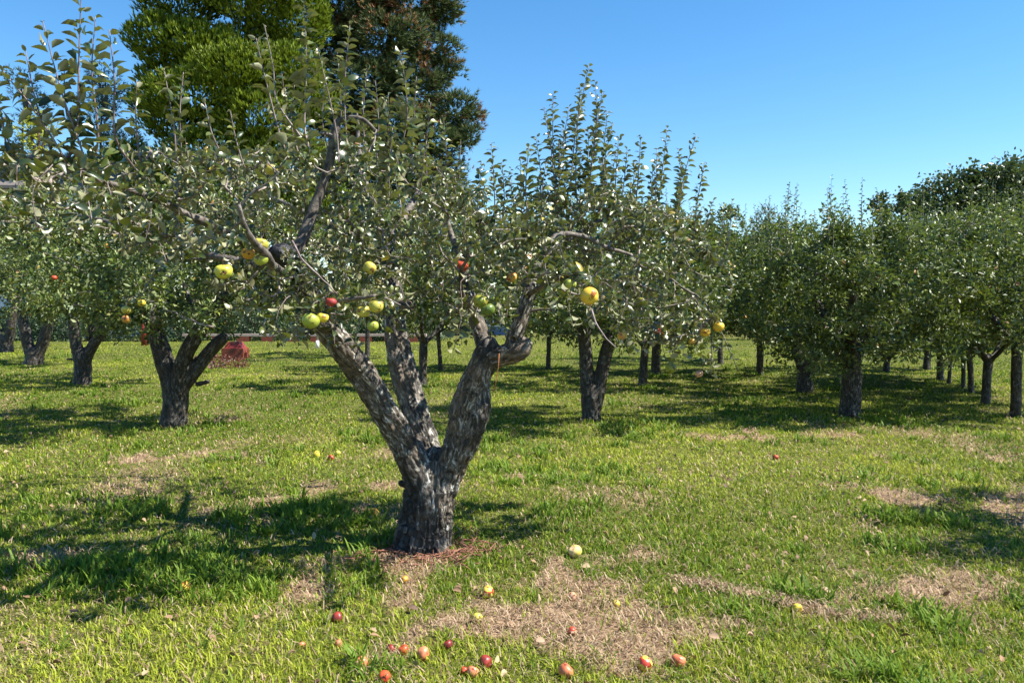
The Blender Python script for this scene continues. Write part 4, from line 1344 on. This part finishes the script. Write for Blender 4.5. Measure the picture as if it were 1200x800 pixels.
orchard_tree(37, 428, 5.4, 3.2, 'apple tree with a twin leaning trunk, second from the left edge', 16, 170, [
    [(38, 432, 0, 0.34), (40, 425, 0, 0.30), (42, 412, 0, 0.26)],
    [(36, 418, 0, 0.17), (32, 400, 0, 0.18), (28, 380, 0, 0.17), (22, 350, 0, 0.10)],
    [(44, 418, 0, 0.17), (50, 402, 0, 0.18), (55, 385, 0, 0.17), (60, 360, 0, 0.10)],
], per=1.2, leaf=0.11, zc=0.63, skirt=1.2, apples=3, detail=0.04)
orchard_tree(5, 412, 6.6, 3.8, 'broad old apple tree trunk at the very left edge', 17, 150, [
    [(6, 415, 0, 0.42), (6, 408, 0, 0.36), (6, 395, 0, 0.34)],
    [(0, 398, 0, 0.22), (-6, 378, 0, 0.22), (-15, 350, 0, 0.15)],
    [(10, 398, 0, 0.22), (14, 375, 0, 0.22), (20, 345, 0, 0.14)],
], per=1.2, leaf=0.13, zc=0.63, skirt=1.3, detail=0.05)
OT = [
    (495, 452, 4.3, 2.1, 'apple tree seen between the middle and right limbs of the big tree', 21, {}),
    (517, 434, 4.6, 2.2, 'small slim apple tree just right of the trunk between the big limbs', 22, dict(trunk_r=0.10)),
    (642, 433, 4.2, 2.0, 'small slender apple tree with drooping twigs right of the elbow limb', 23, dict(trunk_r=0.11, skirt=0.5)),
    (752, 453, 4.0, 2.1, 'apple tree with a straight single trunk right of the twin-stemmed one', 24, {}),
    (768, 438, 4.3, 2.3, 'apple tree close behind the straight single trunk', 25, dict(trunk_r=0.18)),
    (1190, 488, 3.5, 2.0, 'first tree of the right hand row, at the right edge of the picture', 26, dict(trunk_r=0.12, skirt=0.55, fork=0.62)),
    (1154, 474, 3.5, 1.9, 'second tree of the right hand row, a smooth dark trunk left of the edge one', 27, dict(trunk_r=0.115, skirt=0.6)),
    (1139, 462, 3.7, 1.9, 'thin trunked apple tree third in the right hand row', 28, dict(trunk_r=0.09)),
    (1129, 456, 3.8, 1.9, 'slim apple tree fourth in the right hand row', 29, dict(trunk_r=0.08)),
    (1111, 450, 3.6, 1.6, 'very thin apple tree fifth in the right hand row', 30, dict(trunk_r=0.07)),
    (1102, 446, 3.8, 1.7, 'apple tree sixth in the right hand row, its trunk in the sun', 31, dict(trunk_r=0.12)),
    (1086, 432, 4.0, 1.9, 'last apple tree of the right hand row, farthest back', 32, dict(trunk_r=0.15)),
    (1038, 436, 3.9, 1.9, 'low branching apple tree behind and right of the bushy one', 33, dict(trunk_r=0.13, fork=0.2, skirt=0.45)),
    (890, 440, 4.0, 2.0, 'apple tree behind the right edge of the big crown', 34, dict(skirt=0.6)),
    (845, 425, 5.0, 2.7, 'tall apple tree far back between the big crown and the forked tree', 35, dict(skirt=1.2)),
    (430, 418, 6.0, 3.0, 'apple tree far back behind the thick left limb', 37, dict(skirt=1.8)),
]
for (px, py, h_, r_, lab, sd_, kw) in OT:
    d_ = 1520 / (py - 364)
    sc_ = min(1.8, max(1, d_ / 14))
    kk = dict(per=1.25, leaf=0.075 * sc_ ** 0.7, n_t=int(150), detail=0.03 if d_ < 20 else 0.045, zc=0.60, skirt=0.85, trunk_r=0.14)
    kk.update(kw)
    kk['trunk_r'] *= 0.74
    orchard_tree(px, py, h_, r_, lab, sd_, **kk)
orchard_tree(0, 0, 3.2, 1.7, 'neighbouring apple tree beyond the right edge that shades the grass', 40, xy=(6.15, 5.6), per=1.0)
orchard_tree(0, 0, 3.2, 1.8, 'neighbouring apple tree beyond the left edge', 41, xy=(-8.4, 10.2), per=1.0)

# ================================================================== BACKGROUND
rng = np.random.default_rng(99)


def pine_mat(name, stops, tcol):
    return leaf_mat(name, stops, None, 0.2, 0.55, tcol, 0.3)


M['pine_green'] = pine_mat('bright_pine_needles', [(0, (0.05, 0.085, 0.008)), (0.5, (0.14, 0.20, 0.014)), (1, (0.26, 0.32, 0.03))], (0.28, 0.38, 0.02))
M['pine_dark'] = pine_mat('dark_pine_needles', [(0, (0.035, 0.06, 0.02)), (0.6, (0.085, 0.115, 0.04)), (0.85, (0.14, 0.17, 0.07)), (0.88, (0.20, 0.09, 0.04)), (1, (0.26, 0.12, 0.05))], (0.10, 0.15, 0.04))
M['cedar'] = pine_mat('blue_cedar_needles', [(0, (0.05, 0.08, 0.05)), (1, (0.15, 0.19, 0.13))], (0.08, 0.12, 0.08))
M['gold_cypress'] = pine_mat('golden_cypress', [(0, (0.25, 0.28, 0.02)), (1, (0.48, 0.50, 0.04))], (0.5, 0.5, 0.05))
M['broad'] = leaf_mat('dark_broad_leaf', [(0, (0.022, 0.042, 0.012)), (0.6, (0.06, 0.090, 0.022)), (1, (0.13, 0.155, 0.04))], (0.12, 0.15, 0.09), 0.18, 0.4, (0.1, 0.16, 0.02), 0.45)
M['hedge'] = leaf_mat('hedge_leaf', [(0, (0.03, 0.06, 0.025)), (1, (0.07, 0.12, 0.05))], None, 0.15, 0.45, (0.1, 0.2, 0.05))
M['redleaf'] = leaf_mat('barberry_leaf', [(0, (0.05, 0.014, 0.012)), (1, (0.17, 0.05, 0.035))], None, 0.15, 0.5, (0.3, 0.05, 0.03))


def tufts(g, P, D, size, k=6, spread=0.55, width=0.2, rnd=None):
    n_ = len(P)
    D = unit(D)
    e1 = unit(np.cross(D, np.array([0.2, 0.9, 0.3]))); e2 = np.cross(D, e1)
    rn = rng.random(n_) if rnd is None else rnd
    for i in range(k):
        a_ = rng.random(n_) * 6.283
        sp_ = spread * (0.4 + 0.9 * rng.random(n_))
        r_ = np.cos(a_)[:, None] * e1 + np.sin(a_)[:, None] * e2
        s_ = -np.sin(a_)[:, None] * e1 + np.cos(a_)[:, None] * e2
        A = unit(D + r_ * sp_[:, None]) * (size * (0.7 + 0.5 * rng.random(n_)))[:, None]
        V = np.stack([P - s_ * (size * width / 2)[:, None] + A * 0.05, P + s_ * (size * width / 2)[:, None] + A * 0.05, P + A], 1).reshape(-1, 3)
        g.add(V, [np.arange(n_ * 3).reshape(-1, 3)], rnd=np.repeat(np.clip(rn + rng.normal(size=n_) * 0.06, 0, 1), 3))


def pine(name, xy, lobes, n_per_m2, mat_, label, height, trunk_r=0.45, size=0.3, k=6, width=0.2, spread=0.55, group=None, brown=0.0, holes=0.0, upb=0.7, rag=1.3):
    B = np.array([xy[0], xy[1], gz(*xy)])
    o = empty(name, B, label, 'tree', group)
    g = Geo()
    hz = np.linspace(-0.3, height * 0.97, 14)
    P_ = np.stack([B[0] + 0.25 * np.sin(hz * 0.4), B[1] + 0.2 * np.cos(hz * 0.3), B[2] + hz], 1)
    tube(g, P_, trunk_r * (1 - 0.93 * np.clip(hz / height, 0, 1)), 10)
    g.build('trunk', M['bark_plain'], o, True, B)
    gc, gn = Geo(), Geo()
    for (c_, r_) in lobes:
        c_ = np.array(c_, float) + B; r_ = np.array(r_, float)
        hgt = max(0.5, c_[2] - B[2] - np.hypot(c_[0] - B[0], c_[1] - B[1]) * 0.45)
        s0 = np.array([B[0], B[1], B[2] + min(hgt, height * 0.9)])
        tube(gc, [s0, (s0 + c_) / 2 + np.array([0, 0, -0.15]), c_ - np.array([0, 0, r_[2] * 0.3])], [0.10, 0.07, 0.04], 6)
        area = 4 * math.pi * (r_.prod() ** (2 / 3))
        m_ = int(area * n_per_m2)
        d = unit(rng.standard_normal((m_, 3)))
        sh = 1 - 0.32 * rng.random(m_) ** 1.5 + 0.075 * rag * rng.standard_normal(m_)
        bump = 1 + rag * (fbm(d * 2.4 + c_, 3) - 0.5)
        p = c_ + d * r_ * (sh * bump)[:, None]
        if holes:
            kp = fbm(p * 1.1 / 1.0, 2) > holes
            p, d = p[kp], d[kp]
        rn = rng.random(len(p)) * (0.8 if brown else 1)
        if brown:
            bn = fbm(p * 0.9 + 7, 2) + 0.08 * rng.standard_normal(len(p))
            rn = np.where(bn > brown, 0.9 + 0.1 * rng.random(len(p)), rn)
        tufts(gn, p, unit(d + np.array([0, 0, upb])), size * (0.7 + 0.6 * rng.random(len(p))), k, spread, width, rn)
    merge('crown', [(gn, mat_), (gc, M['bark_plain'])], o, B)
    return o


M['bark_plain'] = simple('brown_conifer_bark', (0.06, 0.04, 0.03), 0.9, 6, (0.17, 0.11, 0.075), 0.5)


def X_at(px, d): return (px - 600) / F * d
def Z_at(py, d): return 1.6 + (364 - py) / F * d


# big bright pine with cloud-like boughs
D1 = 50.0
cx = X_at(290, D1)
lob = []
def lb_px(px, py, rw, rh, dd=0.0, D=D1, c0=None):
    lob.append(((X_at(px, D) - c0, dd, Z_at(py, D)), (rw / F * D, rw / F * D * 0.85, rh * 0.88 / F * D)))
for a_ in [(240, -90, 70, 40), (330, -80, 70, 45), (285, -160, 60, 40), (260, -20, 75, 32, -1), (225, 20, 45, 28, -1.2), (310, 5, 66, 36, -1.6), (350, 30, 45, 40, -0.6), (215, 65, 44, 30, -1.8), (255, 75, 45, 26, -2.4), (290, 60, 60, 30, 1.0),
           (200, 100, 24, 20, -1.0), (300, 105, 52, 30, -3.0), (345, 100, 42, 34, -2.0), (250, 130, 60, 30, -2.6), (365, 125, 36, 30, -1.5), (320, 150, 50, 30, -2.6), (215, 150, 40, 24, -0.5), (270, 190, 70, 34, -1.0), (345, 195, 55, 34, -1.5), (180, 118, 28, 20, 0.5),
           (200, 215, 55, 34, 0.0), (300, 250, 80, 40, 0.0), (150, 180, 26, 16, 0.8), (375, 250, 50, 40, 0.5)]:
    lb_px(*a_, c0=cx)
pine('pine_tree', (cx, D1), lob, 46, M['pine_green'], 'tall bright green pine with rounded cloud-like boughs behind the big apple tree', 30, 0.5, 0.29, 6, 0.28, 0.42, upb=1.3, rag=0.6)
lob = []
D2 = 56.0
cx2 = X_at(455, D2)
for a_ in [(440, -100, 85, 60), (400, -40, 60, 50, -1), (480, -50, 50, 45), (420, 15, 55, 34, -2), (480, 10, 48, 30, -1), (515, 20, 24, 16, 0), (395, 60, 40, 30, -2), (450, 60, 50, 28, -2.2), (505, 60, 30, 22, 0), (520, 85, 22, 16, 0.6), (430, 105, 50, 26, -2), (485, 105, 40, 26, 0),
           (530, 130, 30, 18, 0), (550, 140, 16, 14, 0.8), (400, 140, 40, 30, 0), (460, 150, 45, 26, -1.5), (510, 165, 36, 22, 0), (440, 195, 55, 30, 0), (500, 205, 40, 22, 1), (545, 160, 16, 14, 0), (470, 250, 60, 30, 0), (390, 220, 40, 40, 0), (530, 240, 26, 20, 0)]:
    lb_px(*a_, D=D2, c0=cx2)
pine('pine_tree', (cx2, D2), lob, 58, M['pine_dark'], 'tall dark pine with brown dead patches, right of the bright green pine', 34, 0.55, 0.34, 7, 0.16, 0.8, brown=0.665, holes=0.34, upb=0.6)
# cedars at left
lob = []
D3 = 52.0
cx3 = X_at(128, D3)
for i in range(26):
    f_ = i / 26
    py_ = 88 + f_ * 210; sp_ = 8 + 46 * f_
    lob.append((((rng.random() - 0.5) * 2 * sp_ / F * D3 * 0.8, (rng.random() - 0.5) * 2, Z_at(py_, D3)), (12 / F * D3 + sp_ / F * D3 * 0.45, 1.2, 8 / F * D3)))
pine('cedar_tree', (cx3, D3), lob, 15, M['cedar'], 'loose bluish cedar seen through the shoots at upper left', 15.5, 0.25, 0.34, 6, 0.12, 0.9, holes=0.45)
lob = []
cx4 = X_at(38, 50)
for i in range(22):
    f_ = i / 22; py_ = 96 + f_ * 200; sp_ = 6 + 50 * f_
    lob.append((((rng.random() - 0.5) * 2 * sp_ / F * 50 * 0.8, (rng.random() - 0.5) * 2, Z_at(py_, 50)), (10 / F * 50 + sp_ / F * 50 * 0.45, 1.2, 8 / F * 50)))
pine('cedar_tree', (cx4, 50.0), lob, 14, M['cedar'], 'dark olive cedar at the far upper left beside the pale house', 14.5, 0.25, 0.32, 6, 0.13, 0.9, holes=0.42)
lob = [(((X_at(a_, 37) - X_at(50, 37)), 0, Z_at(b_, 37)), (c_ / F * 37, c_ / F * 37, e_ / F * 37)) for a_, b_, c_, e_ in [(50, 140, 12, 9), (40, 155, 14, 10), (62, 150, 12, 9), (52, 170, 16, 14), (50, 200, 16, 18), (50, 240, 20, 24), (50, 290, 22, 30)]]
pine('cypress_tree', (X_at(50, 37), 37.0), lob, 30, M['gold_cypress'], 'yellow green cypress showing through leaves at upper left', 9.6, 0.15, 0.2, 5, 0.2, 0.7)


def broad_tree(name, px, d, tops, label, mat_=None, leaf=0.22, n_leaf=14000, group=None, height=8.0):
    """tops: clumps as (px, py, rw px, rh px, depth offset)"""
    B = np.array([X_at(px, d), d, gz(X_at(px, d), d)])
    o = empty(name, B, label, 'tree', group)
    g = Geo(); g2 = Geo(); g3 = Geo()
    hz = np.linspace(-0.2, height * 0.55, 8)
    tube(g, np.stack([B[0] + 0.1 * np.sin(hz), B[1] + hz * 0, B[2] + hz], 1), 0.26 * (1 - 0.6 * np.clip(hz / height, 0, 1)), 10)
    g.build('trunk', M['bark_plain'], o, True, B)
    vol = np.array([t_[2] * t_[2] * t_[3] for t_ in tops], float) ** 0.75; vol /= vol.sum()
    for t_, v_ in zip(tops, vol):
        c_ = np.array([X_at(t_[0], d), d + (t_[4] if len(t_) > 4 else 0), Z_at(t_[1], d)])
        r_ = np.array([t_[2], t_[2], t_[3]]) / F * d
        s0 = np.array([B[0], B[1], min(B[2] + height * 0.45, c_[2])])
        tube(g3, [s0, (s0 + c_) / 2, c_], [0.09, 0.06, 0.03], 5)
        m_ = int(n_leaf * v_)
        # sub-clumps on the shell
        q_ = max(6, m_ // 45)
        dd_ = unit(rng.standard_normal((q_, 3)))
        cc = c_ + dd_ * r_ * (0.55 + 0.45 * rng.random(q_))[:, None]
        idx = rng.integers(0, q_, m_)
        p = cc[idx] + rng.standard_normal((m_, 3)) * (0.15 * r_.mean() + 0.05)
        ax = unit(p - c_ + rng.standard_normal((m_, 3)) * 0.8)
        leaves(g2, p, ax, unit(np.array([0, 0, 0.8]) + rng.standard_normal((m_, 3)) * 0.6), leaf * (0.6 + 0.7 * rng.random(m_)), False, np.clip(rng.random(m_) * 0.6 + rng.random(q_)[idx] * 0.4, 0, 1), 0.4, 1.4)
    merge('crown', [(g2, mat_ or M['broad']), (g3, M['bark_plain'])], o, B)
    return o


broad_tree('broadleaf_tree', 1150, 34, [(1115, 225, 34, 22), (1150, 218, 30, 18, -1), (1185, 212, 34, 22), (1100, 255, 28, 22, -1), (1140, 255, 44, 28, -1.5), (1190, 250, 44, 30, -1), (1225, 215, 40, 30), (1120, 295, 50, 28), (1180, 300, 50, 30), (1240, 270, 50, 50), (1100, 320, 40, 25), (1150, 340, 60, 30)],
           'large dark green broadleaf tree rising at the upper right edge', leaf=0.19, n_leaf=42000)
broad_tree('broadleaf_tree', 1050, 46, [(1030, 243, 13, 14), (1046, 240, 12, 15, -1), (1062, 236, 14, 13), (1078, 243, 14, 16), (1040, 275, 22, 16, -1), (1070, 278, 24, 18), (1055, 305, 34, 22), (1050, 340, 36, 25)],
           'smaller olive green tree left of the large dark broadleaf tree', leaf=0.22, n_leaf=14000)
lob = [(((X_at(a_, 44) - X_at(897, 44)), 0, Z_at(b_, 44)), (c_ / F * 44, c_ / F * 44, e_ / F * 44)) for a_, b_, c_, e_ in [(895, 252, 9, 8), (888, 262, 10, 9), (905, 262, 10, 9), (896, 275, 16, 11), (890, 295, 18, 14), (905, 300, 18, 14), (897, 325, 24, 16), (897, 350, 24, 16)]]
pine('fir_tree', (X_at(897, 44), 44.0), lob, 24, M['pine_dark'], 'small dark fir tip above the orchard right of centre', 7.2, 0.15, 0.26, 6, 0.14, 0.8)
FT = [(195, 60, 272), (262, 62, 268), (20, 62, 260), (330, 58, 300), (400, 56, 310), (470, 60, 300), (540, 57, 310), (680, 60, 305), (740, 58, 300), (810, 60, 300), (870, 57, 305), (960, 55, 300), (1000, 60, 295), (1110, 56, 300), (1180, 50, 300), (1260, 50, 290), (-40, 55, 290), (620, 66, 330)]
FL = ['behind the leaning limb at left', 'behind the second-row left tree', 'at the far left beyond the pale house', 'behind the foot of the bright pine', 'left of the dark pine foot', 'behind the dark pine foot', 'right of the dark pine foot', 'behind the twin-stemmed apple tree', 'behind the straight-trunked apple tree', 'right of the straight-trunked apple tree',
      'behind the right edge of the big crown', 'left behind the bushy right apple tree', 'behind the bushy right apple tree', 'behind the right hand row', 'behind the edge of the right hand row', 'beyond the right edge', 'beyond the left edge', 'right of the far blue and white building']
for (px, d, top), fl in zip(FT, FL):
    bw = 42
    tp = [(px + rng.normal() * 12, top + 14 + 10 * i, bw * (0.5 + 0.15 * i), 16, rng.normal()) for i in range(5)] + [(px - 25, 370, 34, 22), (px + 25, 365, 34, 24), (px, 350, 40, 24)]
    broad_tree('boundary_tree', px, d, tp, 'dark rounded boundary tree ' + fl, leaf=0.30, n_leaf=4200, group='trees closing off the orchard', height=(Z_at(top, d)))

# hedge at left, behind the red post
def bush(name, c_, r_, n_, mat_, label, cat, leaf):
    B = np.array([c_[0], c_[1], gz(c_[0], c_[1])])
    o = empty(name, B, label, cat)
    d = unit(rng.standard_normal((n_, 3))); d[:, 2] = np.abs(d[:, 2])
    p = B + d * np.array(r_) * (0.5 + 0.5 * rng.random(n_) ** 0.5)[:, None] * (0.8 + 0.4 * fbm(d * 2 + c_[0], 2))[:, None]
    g = Geo()
    leaves(g, p, unit(d + rng.standard_normal((n_, 3)) * 0.7), unit(d + np.array([0, 0, 0.6]) + rng.standard_normal((n_, 3)) * 0.5), leaf * (0.6 + 0.7 * rng.random(n_)), False, None, 0.4, 1.3)
    g.build('foliage', mat_, o, False, B)
    g = Geo()
    for i in range(9):
        a_ = i * 0.7
        tube(g, [B + np.array([math.cos(a_) * 0.06, math.sin(a_) * 0.06, -0.05]), B + np.array([math.cos(a_) * r_[0] * 0.5, math.sin(a_) * r_[1] * 0.5, r_[2] * 0.7])], [0.018, 0.008], 5)
    g.build('stems', M['twig'], o, True, B)
    return o


p = on_ground(148, 399)
bush('hedge_bush', p, (1.9, 1.2, 1.75), 6000, M['hedge'], 'dark green bush behind the red post at left', 'bush', 0.12)
p = on_ground(252, 431)
bush('barberry_bush', p, (1.0, 0.7, 0.36), 1500, M['redleaf'], 'low reddish brown bush behind the left second-row tree', 'bush', 0.06)

for i, (px, r1) in enumerate(((20, 2.6), (78, 2.3), (215, 2.2), (-45, 2.4), (300, 2.4), (395, 2.5), (470, 2.4))):
    p = on_ground(px, 399)
    bush('hedge_bush', p, (r1, 1.2, 1.9), 6500, M['hedge'], ['broad dark bush before the pale house, at the left edge', 'dark bush before the right end of the pale house', 'dark bush seen between the limbs of the second-row left tree', 'dark bush beyond the left edge before the house', 'dark bush behind the left end of the far low rail', 'dark bush behind the far low rail under the thick left limb', 'dark bush behind the far low rail beside the middle limb'][i], 'bush', 0.13)

# red post
def post(px, py, top, r_, mt, label, name='post', cap=None):
    p = on_ground(px, py)
    d = p[1]
    o = empty(name, p, label, 'post')
    h_ = Z_at(top, d) - p[2]
    g = Geo(); tube(g, [p + [0, 0, -0.1], p + [0, 0, h_ * 0.4], p + [0, 0, h_]], [r_, r_, r_], 12)
    g.build('shaft', mt, o, True, p)
    g = Geo(); tube(g, [p + [0, 0, h_ * 0.42], p + [0, 0, h_ * 0.42 + 0.05]], [r_ * 1.2, r_ * 1.2], 12)
    g.build('collar', mt, o, True, p)
    return o, p


M['red'] = simple('red_paint', (0.17, 0.02, 0.016), 0.5, 8, (0.22, 0.035, 0.022))
M['brickred'] = simple('terracotta', (0.17, 0.035, 0.02), 0.7, 12, (0.25, 0.07, 0.04), 0.2)
M['white'] = simple('white_paint', (0.75, 0.75, 0.74), 0.5, 5, (0.62, 0.63, 0.64))
M['pinkboard'] = simple('weathered_board', (0.34, 0.24, 0.20), 0.8, 14, (0.44, 0.36, 0.32), 0.2)
post(169, 405, 358, 0.13, M['red'], 'tall red painted post standing left of the second-row tree')
# white stake
p = on_ground(372, 408)
o = empty('stake', p, 'slim grey stake with a white foot in the far lawn', 'stake')
g = Geo(); tube(g, [p, p + [0, 0, 0.32]], [0.085, 0.07], 10); g.build('foot', M['white'], o, True, p)
g = Geo(); tube(g, [p + [0, 0, 0.30], p + [0, 0, 1.05]], [0.045, 0.035], 10); g.build('shaft', simple('grey_metal', (0.3, 0.3, 0.28), 0.5), o, True, p)
# red square pedestal with sloped hood
p = on_ground(276, 419)
o = empty('pedestal', p, 'squat red box with a sloping top and an orange base beside the reddish bush', 'utility box')
w_ = 25 / F * p[1] / 2
g = Geo(); box(g, p + [0, 0, 0.15], (w_ * 2, w_ * 1.8, 0.36)); g.build('base', M['brickred'], o, False, p)
g = Geo()
tz = Z_at(400, p[1]); wt = w_ * 0.5
V = np.array([[-w_ * .86, -w_ * .8, .33], [w_ * .86, -w_ * .8, .33], [w_ * .86, w_ * .8, .33], [-w_ * .86, w_ * .8, .33], [-wt, -wt, tz], [wt, -wt, tz], [wt, wt, tz], [-wt, wt, tz]]) + p
g.add(V, [np.array([[0, 1, 5, 4], [1, 2, 6, 5], [2, 3, 7, 6], [3, 0, 4, 7], [4, 5, 6, 7], [3, 2, 1, 0]])]); g.build('hood', M['red'], o, False, p)
g = Geo(); box(g, p + [w_ * 1.12, -0.1, 0.08], (w_ * 0.3, w_ * .6, 0.22)); g.build('spout', M['brickred'], o, False, p)

# low rail on brick blocks across the far lawn
p0 = on_ground(215, 400.5); p1 = on_ground(500, 400.5)
L_ = p1[0] - p0[0]
cc = (p0 + p1) / 2
o = empty('low_rail', cc, 'long low whitish rail resting on red blocks at the far side of the lawn', 'rail')
g = Geo(); box(g, cc + [0, 0, 0.36], (L_, 0.35, 0.12)); g.build('beam', M['pinkboard'], o, False, cc)
for i in range(10):
    g = Geo(); box(g, cc + [-L_ / 2 + 0.6 + i * (L_ - 1.2) / 9, -0.01, 0.13], (0.62, 0.33, 0.30)); g.build('block', M['brickred'], o, False, cc)


def house(name, x0, x1, d, eave, ridge, wall, roof, label, windows, depth=9):
    c_ = np.array([(x0 + x1) / 2, d, 0.0])
    o = empty(name, c_, label, 'house')
    g = Geo(); box(g, c_ + [0, depth / 2, eave / 2 - 0.2], (x1 - x0, depth, eave + 0.4)); g.build('wall', wall, o, False, c_)
    g = Geo(); w2 = (x1 - x0) / 2 + 0.5
    V = np.array([[-w2, -0.5, eave - 0.05], [w2, -0.5, eave - 0.05], [w2, depth + 0.5, eave - 0.05], [-w2, depth + 0.5, eave - 0.05], [-w2, depth / 2, ridge], [w2, depth / 2, ridge],
                  [-w2, -0.5, eave + 0.12], [w2, -0.5, eave + 0.12], [w2, depth + 0.5, eave + 0.12], [-w2, depth + 0.5, eave + 0.12]]) + c_
    g.add(V, [np.array([[6, 7, 5, 4], [8, 9, 4, 5], [0, 1, 7, 6], [2, 3, 9, 8], [3, 2, 1, 0]]), np.array([[9, 6, 4], [7, 8, 5]]), np.array([[3, 0, 6, 9], [1, 2, 8, 7]])])
    g.build('roof', roof, o, False, c_)
    for (wx, wz, ww, wh) in windows:
        g = Geo()
        for bx_ in ((0, wh / 2, ww + 0.2, 0.1), (0, -wh / 2, ww + 0.24, 0.12), (-ww / 2, 0, 0.1, wh), (ww / 2, 0, 0.1, wh), (0, 0, 0.06, wh)):
            box(g, np.array([wx + bx_[0], d - 0.045, wz + bx_[1]]), (bx_[2], 0.08, bx_[3]))
        wo = g.build('window', M['white'], o, False, c_)
        g = Geo(); box(g, np.array([wx, d - 0.015, wz]), (ww - 0.1, 0.02, wh - 0.1)); g.build('pane', M['pane'], wo, False, c_)
    g = Geo()
    return o


M['pane'] = simple('window_glass', (0.03, 0.04, 0.05), 0.08, spec=0.8)
M['palewall'] = simple('pale_render', (0.52, 0.54, 0.58), 0.85, 2, (0.60, 0.61, 0.64))
M['bluewall'] = simple('blue_siding', (0.12, 0.17, 0.27), 0.7, 2, (0.15, 0.21, 0.32))
M['roofgrey'] = simple('grey_roof', (0.10, 0.09, 0.09), 0.85, 6, (0.16, 0.14, 0.13))
x0, x1 = X_at(-60, 47), X_at(128, 47)
house('house', x0, x1, 47.0, Z_at(222, 47), Z_at(168, 47), M['palewall'], M['roofgrey'], 'pale grey two-storey house half hidden by leaves at far left',
      [(x0 + 2 + i * 3.1, zz, 1.1, 1.5) for i in range(3) for zz in (1.9, 5.2)])
x0, x1 = X_at(566, 52), X_at(606, 52)
house('cottage', x0, x1, 52.0, Z_at(366, 52) + 0.2, Z_at(345, 52), M['bluewall'], M['roofgrey'], 'small blue cottage with white window frames seen through the gap above the elbow limb',
      [(X_at(597, 52), 1.1, 0.9, 0.9), (X_at(578, 52), 1.1, 0.9, 0.9)], 6)

# fallen leaves and twigs
rng = np.random.default_rng(5)
G = Geo()
x, y = scatter(1100, 2.6, 25)
n = len(x)
P_ = np.stack([x, y, gz(x, y) + 0.02 + 0.02 * rng.random(n)], 1)
leaves(G, P_, np.concatenate([rng.standard_normal((n, 2)), 0.3 * rng.standard_normal((n, 1))], 1), np.array([0, 0, 1.0]) + rng.standard_normal((n, 3)) * 0.45, 0.05 + 0.02 * rng.random(n), True)
dl = leaf_mat('fallen_leaf', [(0, (0.10, 0.055, 0.035)), (0.5, (0.26, 0.15, 0.08)), (0.8, (0.36, 0.24, 0.15)), (1, (0.42, 0.32, 0.18))], None, 0.1, 0.7)
tag(G.build('fallen_leaves', dl, None, True), 'dry brown leaves scattered over the grass', 'fallen leaves', None, 'stuff')

# red-brown bark litter at the trunk foot
G = Geo()
n = 420
a_ = rng.random(n) * 6.283; q_ = np.abs(rng.normal(size=n)) * 0.13 + 0.17
P_ = np.stack([MB[0] + 0.03 + np.cos(a_) * q_ * 1.1, MB[1] - 0.05 + np.sin(a_) * q_, np.zeros(n)], 1)
P_[:, 2] = gz(P_[:, 0], P_[:, 1]) + 0.01 + 0.035 * rng.random(n)
for p in P_:
    d = unit(np.array([rng.normal(), rng.normal(), 0.35 * rng.normal()])) * (0.02 + 0.05 * rng.random())
    tube(G, [p - d, p + rng.standard_normal(3) * 0.006, p + d], [0.0025, 0.004, 0.0015], 4)
tag(G.build('bark_litter', simple('red_brown_litter', (0.12, 0.045, 0.028), 0.85, 30, (0.30, 0.14, 0.09))), 'reddish bark crumbs and twigs round the foot of the big trunk', 'bark litter', None, 'stuff')

# orange cord hanging at the elbow
p = [A3(585, 414, 5.17), A3(584, 430, 5.16), A3(581, 448, 5.17), A3(577, 463, 5.18)]
G = Geo(); tube(G, p, [0.0024, 0.002, 0.002, 0.0018], 6)
tag(G.build('cord', simple('orange_cord', (0.42, 0.14, 0.05), 0.7), None, True), 'thin orange cord hanging beside the right limb of the big tree', 'cord')
